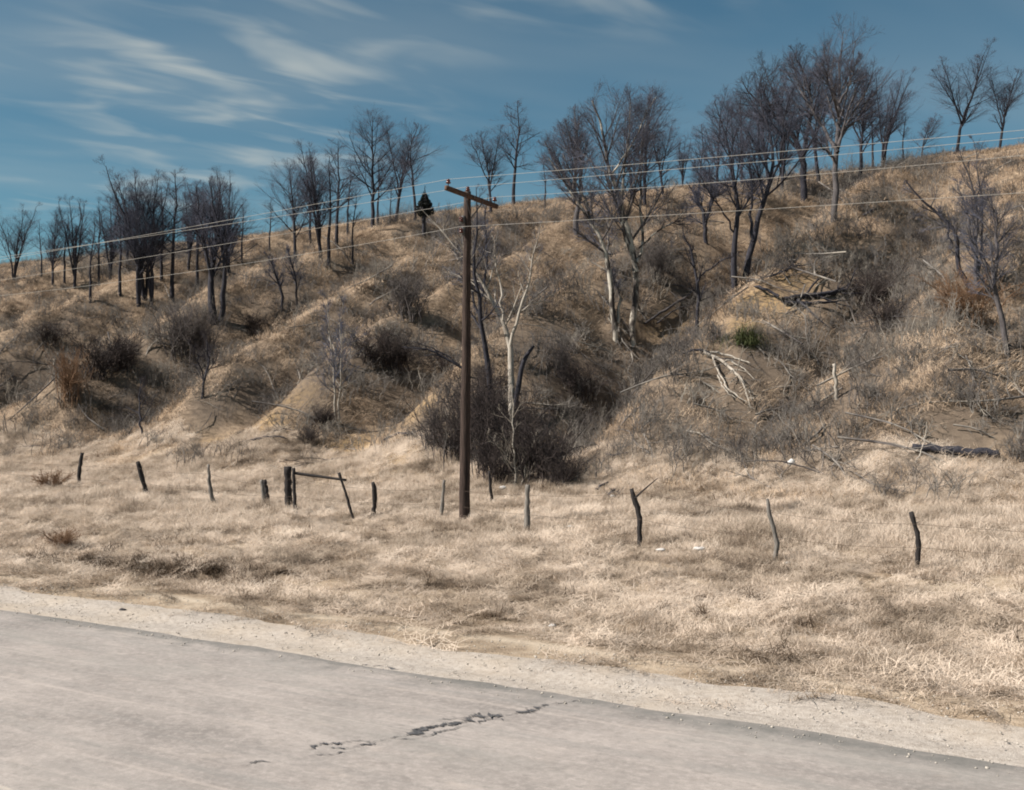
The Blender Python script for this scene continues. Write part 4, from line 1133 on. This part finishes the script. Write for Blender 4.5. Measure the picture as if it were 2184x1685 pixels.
for k_, w in enumerate(wire_pts):
    w = w + pb
    g_ = Geo()
    for sgn, tg in ((1, WT_L[k_]), (-1, WT_R[k_])):
        P = span(w, sgn, tg)
        g_.tubes(P, np.full(60, .0048), 6)
    tag(obj('power_wire', g_.mesh('power_wire'), M['wire']), labs[k_], 'wire', 'overhead wires')

# ------------------------------------------------------------------ litter and stones
def lump(name, label, cat, px, py, w, h, mat, seed, group=None, lift_=0.0):
    b = hit(px, py); rs = np.random.RandomState(seed)
    n, m = 8, 12; v = []
    for i in range(n + 1):
        for j in range(m):
            th = math.pi * i / n; ph = 2 * math.pi * j / m
            r = 1 + .28 * float(fbm(np.array(math.cos(ph) * math.sin(th) * 1.7 + seed), np.array(math.sin(ph) * math.sin(th) * 1.7 + math.cos(th)), 3))
            v.append((w * r * math.sin(th) * math.cos(ph), w * .7 * r * math.sin(th) * math.sin(ph), h * r * (math.cos(th) + .8)))
    q = [(i * m + j, (i + 1) * m + j, (i + 1) * m + (j + 1) % m, i * m + (j + 1) % m) for i in range(n) for j in range(m)]
    o = obj(name, np_mesh(name, v, q, smooth=False), M[mat]); o.location = tuple(b + [0, 0, lift_])
    return tag(o, label, cat, group)
lump('paper_scrap', 'crumpled white bag caught in brush behind the fence at right', 'litter', 1687, 1002, .13, .12, 'white', 1, lift_=.12)
lump('white_stone', 'wide flat white stone in grass right of the branched post', 'stone', 1490, 1184, .13, .04, 'white', 2, lift_=.10)
lump('white_stone', 'small flat white stone nearest the foot of the branched post', 'stone', 1408, 1186, .10, .03, 'white', 3, lift_=.10)
lump('paper_scrap', 'white scrap lying between the stout grey post and branched post', 'litter', 1215, 1136, .09, .03, 'white', 4, lift_=.12)
lump('paper_scrap', 'small white scrap by the twigs behind the branched post', 'litter', 1306, 1070, .06, .05, 'white', 5, lift_=.12)
lump('paper_scrap', 'tiny white scrap in the grass near the gravel shoulder', 'litter', 1178, 1347, .05, .025, 'white', 6, lift_=.05)
lump('paper_scrap', 'small pale scrap right of the S-curved post foot', 'litter', 1680, 1212, .06, .025, 'white', 7, lift_=.08)
lump('paper_scrap', 'pale scrap at the foot of the black thicket', 'litter', 1072, 1050, .12, .06, 'white', 8, lift_=.1)
lump('stone', 'dark clod lying on the gravel shoulder at left', 'stone', 262, 1309, .05, .04, 'dark_stone', 9)
lump('stone', 'tiny dark stone on the road above the tar cracks', 'stone', 671, 1553, .022, .012, 'dark_stone', 10, lift_=.012)
log_thing('dead_branch', 'small bare twig heap behind the branched post', 'branch', [[(1295, 1068, .012), (1300, 1050, .012), (1320, 1045, .008)], [(1292, 1060, .012), (1310, 1058, .01), (1330, 1040, .006)], [(1315, 1068, .012), (1310, 1050, .01), (1300, 1040, .006)]], 'bark', sub=31, flat=True, off=.05)

# ------------------------------------------------------------------ scattered growth (uncountable): geometry nodes on surveyed points
def proto_collection(name, meshes, mat):
    c = bpy.data.collections.new(name)
    for i, me in enumerate(meshes):
        me.materials.append(mat)
        o = bpy.data.objects.new(f'{name}_{i}', me); c.objects.link(o)
    return c
def scatter(name, pts, rot, scl, idx, coll, label, cat=None):
    me = bpy.data.meshes.new(name)
    me.vertices.add(len(pts)); me.vertices.foreach_set('co', np.asarray(pts, np.float32).ravel())
    for n, t, a, f in (('rot', 'FLOAT_VECTOR', rot, 'vector'), ('scl', 'FLOAT_VECTOR', scl, 'vector'), ('idx', 'INT', idx, 'value')):
        at = me.attributes.new(n, t, 'POINT'); at.data.foreach_set(f, np.asarray(a, np.int32 if t == 'INT' else np.float32).ravel())
    o = bpy.data.objects.new(name, me); COL.objects.link(o)
    ng = bpy.data.node_groups.new(name, 'GeometryNodeTree')
    ng.interface.new_socket('Geometry', in_out='INPUT', socket_type='NodeSocketGeometry')
    ng.interface.new_socket('Geometry', in_out='OUTPUT', socket_type='NodeSocketGeometry')
    N = ng.nodes; L = ng.links
    gi = N.new('NodeGroupInput'); go = N.new('NodeGroupOutput')
    ci = N.new('GeometryNodeCollectionInfo'); ci.inputs[0].default_value = coll; ci.inputs[1].default_value = True; ci.inputs[2].default_value = True
    ip = N.new('GeometryNodeInstanceOnPoints'); ip.inputs['Pick Instance'].default_value = True
    def at(n, t):
        a = N.new('GeometryNodeInputNamedAttribute'); a.data_type = t; a.inputs[0].default_value = n; return a.outputs[0]
    L.new(gi.outputs[0], ip.inputs['Points']); L.new(ci.outputs[0], ip.inputs['Instance'])
    L.new(at('idx', 'INT'), ip.inputs['Instance Index'])
    L.new(at('rot', 'FLOAT_VECTOR'), ip.inputs['Rotation']); L.new(at('scl', 'FLOAT_VECTOR'), ip.inputs['Scale'])
    L.new(ip.outputs[0], go.inputs[0])
    md = o.modifiers.new('scatter', 'NODES'); md.node_group = ng
    return tag(o, label, cat, kind='stuff')

rsx = np.random.RandomState(77)
def field_points(n, v0, v1, w0=-0.02, w1=1.6, power=1.0):
    """uniform in area over the wedge the place is seen in (and a margin)"""
    v = np.sqrt(rsx.rand(n) * (v1 * v1 - v0 * v0) + v0 * v0) if power == 1 else v0 + (v1 - v0) * rsx.rand(n) ** power
    w = w0 + (w1 - w0) * rsx.rand(n)
    u = w * (v + 4)
    x, y = to_xy(u, v)
    return x, y, u, v
def slope_rots(x, y, jit=.08):
    """turned at random about the ground normal"""
    e = .5
    nx = (height(x - e, y) - height(x + e, y)) / (2 * e) + rsx.randn(len(x)) * jit; ny = (height(x, y - e) - height(x, y + e)) / (2 * e) + rsx.randn(len(x)) * jit
    l = np.sqrt(nx * nx + ny * ny + 1); nx, ny, nz = nx / l, ny / l, 1 / l
    c = rsx.rand(len(x)) * 6.283
    px = np.cos(c) * nx + np.sin(c) * ny; py = -np.sin(c) * nx + np.cos(c) * ny
    return np.stack([-np.arcsin(py), np.arctan2(px, nz), c], 1)
def rots(n, tilt=.12): return np.stack([rsx.randn(n) * tilt, rsx.randn(n) * tilt, rsx.rand(n) * 6.283], 1)

# verge and field straw
tufts = [np_mesh('tuft', *blade_tuft(200 + i, 330, .30, 1.0, .0033, .55 + .2 * (i % 4), 3)) for i in range(8)]
cs = proto_collection('straw_tuft', tufts, M['straw'])
x, y, u, v = field_points(15500, 9.3, 37)
dens = (sstep(9.5, 11.3, v + .7 * fbm(u * .8, v * .8, 3)) ** 1.3 * (0.30 + 0.70 * sstep(-.28, .12, fbm(x * .7 + 30, y * .7, 3))))
keep = rsx.rand(len(x)) < dens * (1 - .8 * np.exp(-((v - 11.0 - .10 * fbm(u * .5, u * 0, 3)) / .2) ** 2))
keep &= ~((np.abs(u - 18.4) < 2.3) & (np.abs(v - 15.0) < .9) & (rsx.rand(len(x)) < .7))
x, y, u, v = x[keep], y[keep], u[keep], v[keep]
tall = (0.30 + 0.22 * sstep(11.2, 14, v) + 0.55 * sstep(20, 25, v)) * (0.72 + 0.7 * np.clip(fbm(x * .45, y * .45 + 9, 3), -.55, 1)) * (.5 + .8 * rsx.rand(len(x)))
tall = tall * (1 + 0.25 * sstep(9, 2, u) * sstep(16, 22, v))
scl = np.stack([.75 + .4 * rsx.rand(len(x)), .75 + .4 * rsx.rand(len(x)), tall], 1)
scatter('dry_grass', np.stack([x, y, height(x, y)], 1), slope_rots(x, y, .22), scl, rsx.randint(0, 8, len(x)), cs, 'dry straw coloured grass covering the verge and field')

# hillside straw
tufts = [np_mesh('tuft', *blade_tuft(300 + i, 220, .36, 1.9, .0075, .8 + .15 * (i % 4), 2)) for i in range(6)]
cs = proto_collection('hill_tuft', tufts, M['straw_hill'])
x, y, u, v = field_points(18000, 33, 108, -0.02, 1.62, 1)
lit = litter_mask(x, y)
keep = rsx.rand(len(x)) < (0.9 - .6 * lit) * (0.25 + .75 * sstep(-.25, .2, fbm(x * .5 + 3, y * .5, 3)))
for px, py, r in SAND:
    p = hit(px, py); keep &= ~((((x - p[0]) ** 2 + (.7 * (y - p[1])) ** 2) < (r * .9) ** 2) & (rsx.rand(len(x)) < .8))
x, y, v = x[keep], y[keep], v[keep]
sc = (.7 + .7 * rsx.rand(len(x))) * (1 + .25 * sstep(60, 95, v))
scatter('hill_grass', np.stack([x, y, height(x, y)], 1), slope_rots(x, y, .08), np.stack([sc, sc, sc * .8], 1), rsx.randint(0, 6, len(x)), cs, 'dull brown grass covering the hillside')

# underbrush
bm_ = []
for i, par in enumerate((dict(n=18, H=1.1, spread=.7, m2=6, m3=4), dict(n=16, H=.9, spread=1.0, m2=6, m3=4), dict(n=14, H=1.4, spread=.5, m2=6, m3=4), dict(n=12, H=1.7, spread=.35, m2=6, m3=4), dict(n=18, H=.6, spread=1.6, m2=6, m3=4))):
    a, b = shrub_geo(400 + i, twig=.005, foot=.45, **par); a.v += b.v; off = a.n
    a.q += [q + off for q in b.q]; bm_.append(a.mesh('brush'))
cs = proto_collection('brush_clump', bm_, M['brush'])
x, y, u, v = field_points(10000, 33, 106, -0.02, 1.62, 1)
lit = litter_mask(x, y)
right = sstep(.72, .40, u / (v + 4)) * sstep(66, 48, v)
keep = rsx.rand(len(x)) < np.clip(lit * .75 + .75 * right + .26 * sstep(90, 50, v) + .05, 0, 1) * sstep(33.5, 37, v + 2 * fbm(x * .3, y * .3, 2))
for px, py, r in SAND:
    p = hit(px, py); keep &= ~((((x - p[0]) ** 2 + (.7 * (y - p[1])) ** 2) < (r * .9) ** 2) & (rsx.rand(len(x)) < .85))
for px, py, r in ((1582, 625, 1.0), (1568, 640, 1.0), (1600, 600, .9), (1345, 740, .8), (1312, 735, .8), (1530, 775, 1.0), (1560, 810, 1.0), (1590, 850, 1.0), (1575, 870, 1.0), (1785, 850, .7), (1786, 870, .7), (1700, 645, 1.2), (1760, 640, 1.2), (2010, 975, 1.2), (2060, 975, 1.2), (1420, 680, .8), (1460, 650, .8)):
    p = hit(px, py); keep &= ~(((x - p[0]) ** 2 + (.8 * (y - p[1] + .4)) ** 2) < r * r)
x, y, v = x[keep], y[keep], v[keep]
sc = .40 + .6 * rsx.rand(len(x))
scatter('underbrush', np.stack([x, y, height(x, y)], 1), rots(len(x), .15), np.stack([sc, sc, sc * (.8 + .5 * rsx.rand(len(x)))], 1), rsx.randint(0, 5, len(x)), cs, 'grey brown tangled brush covering the gullies and right slope')

# deadfall: sticks and broken limbs strewn over the slope
df_ = []
for i in range(5):
    rng_ = np.random.RandomState(600 + i); L_ = 1.0 + .35 * i
    S_ = resample(np.array([[-L_, 0, .02, .035], [-.3 * L_, .08 * L_, .12, .03], [.4 * L_, -.05 * L_, .10, .02], [L_, .12 * L_, .05, .008]]), 8)
    g_ = Geo(); g_.tubes(S_[:, :3], S_[:, 3], 5)
    C_, Q_ = children(S_[None, :, :3], S_[None, :, 3], rng_, 9, .15, 1, 40, .4, 5, 0.01, .15, .55, .009); g_.tubes(C_, Q_, 3)
    C_, Q_ = children(C_, Q_, rng_, 5, .2, 1, 38, .5, 3, 0.01, .15, .6, .006); g_.tubes(C_, Q_, 3)
    df_.append(g_.mesh('deadfall'))
cs = proto_collection('deadfall', df_, M['brush'])
x, y, u, v = field_points(3200, 35, 100, -0.02, 1.62, 1)
keep = rsx.rand(len(x)) < np.clip(.12 + .45 * litter_mask(x, y) + .5 * sstep(.72, .4, u / (v + 4)) * sstep(66, 48, v), 0, 1)
x, y = x[keep], y[keep]; sc = .5 + .8 * rsx.rand(len(x))
scatter('deadfall', np.stack([x, y, height(x, y)], 1), slope_rots(x, y, .2), np.stack([sc] * 3, 1), rsx.randint(0, 5, len(x)), cs, 'broken sticks and dead limbs strewn over the slope')

# loose gravel
def pebble(seed):
    rs = np.random.RandomState(seed)
    v = np.array([(math.cos(a) * c, math.sin(a) * c, z) for z, c in ((-.5, .6), (.1, 1.0), (.6, .55)) for a in np.arange(6) * 1.047]) * (.8 + .4 * rs.rand(18, 1))
    q = [(i * 6 + j, i * 6 + (j + 1) % 6, (i + 1) * 6 + (j + 1) % 6, (i + 1) * 6 + j) for i in range(2) for j in range(6)] + [(12, 13, 14, 15), (12, 15, 16, 17)]
    return np_mesh('pebble', v * np.array([1, .8, .6]), q, smooth=False)
cs = proto_collection('pebble', [pebble(i) for i in range(5)], M['stone'])
n = 9000
v = 8.55 + 2.2 * rsx.rand(n) ** .8; u = -6 + 36 * rsx.rand(n); x, y = to_xy(u, v)
sc = .005 + .012 * rsx.rand(n) ** 4
scatter('loose_gravel', np.stack([x, y, np.where(v < 8.9, .014, -.008)], 1), rots(n, .4), np.stack([sc] * 3, 1), rsx.randint(0, 5, n), cs, 'loose pale gravel scattered over the road shoulder')

# dark weed tufts in the eroded ditch and clods of bare ground
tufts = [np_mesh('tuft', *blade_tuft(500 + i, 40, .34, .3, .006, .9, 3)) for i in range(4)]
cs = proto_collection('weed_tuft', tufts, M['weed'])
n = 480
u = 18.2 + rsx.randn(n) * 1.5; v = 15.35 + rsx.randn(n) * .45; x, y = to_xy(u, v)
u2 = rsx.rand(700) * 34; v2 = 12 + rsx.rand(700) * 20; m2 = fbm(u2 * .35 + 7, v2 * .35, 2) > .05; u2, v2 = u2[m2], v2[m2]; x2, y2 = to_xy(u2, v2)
x = np.concatenate([x, x2]); y = np.concatenate([y, y2]); n = len(x)
sc = .5 + .5 * rsx.rand(n)
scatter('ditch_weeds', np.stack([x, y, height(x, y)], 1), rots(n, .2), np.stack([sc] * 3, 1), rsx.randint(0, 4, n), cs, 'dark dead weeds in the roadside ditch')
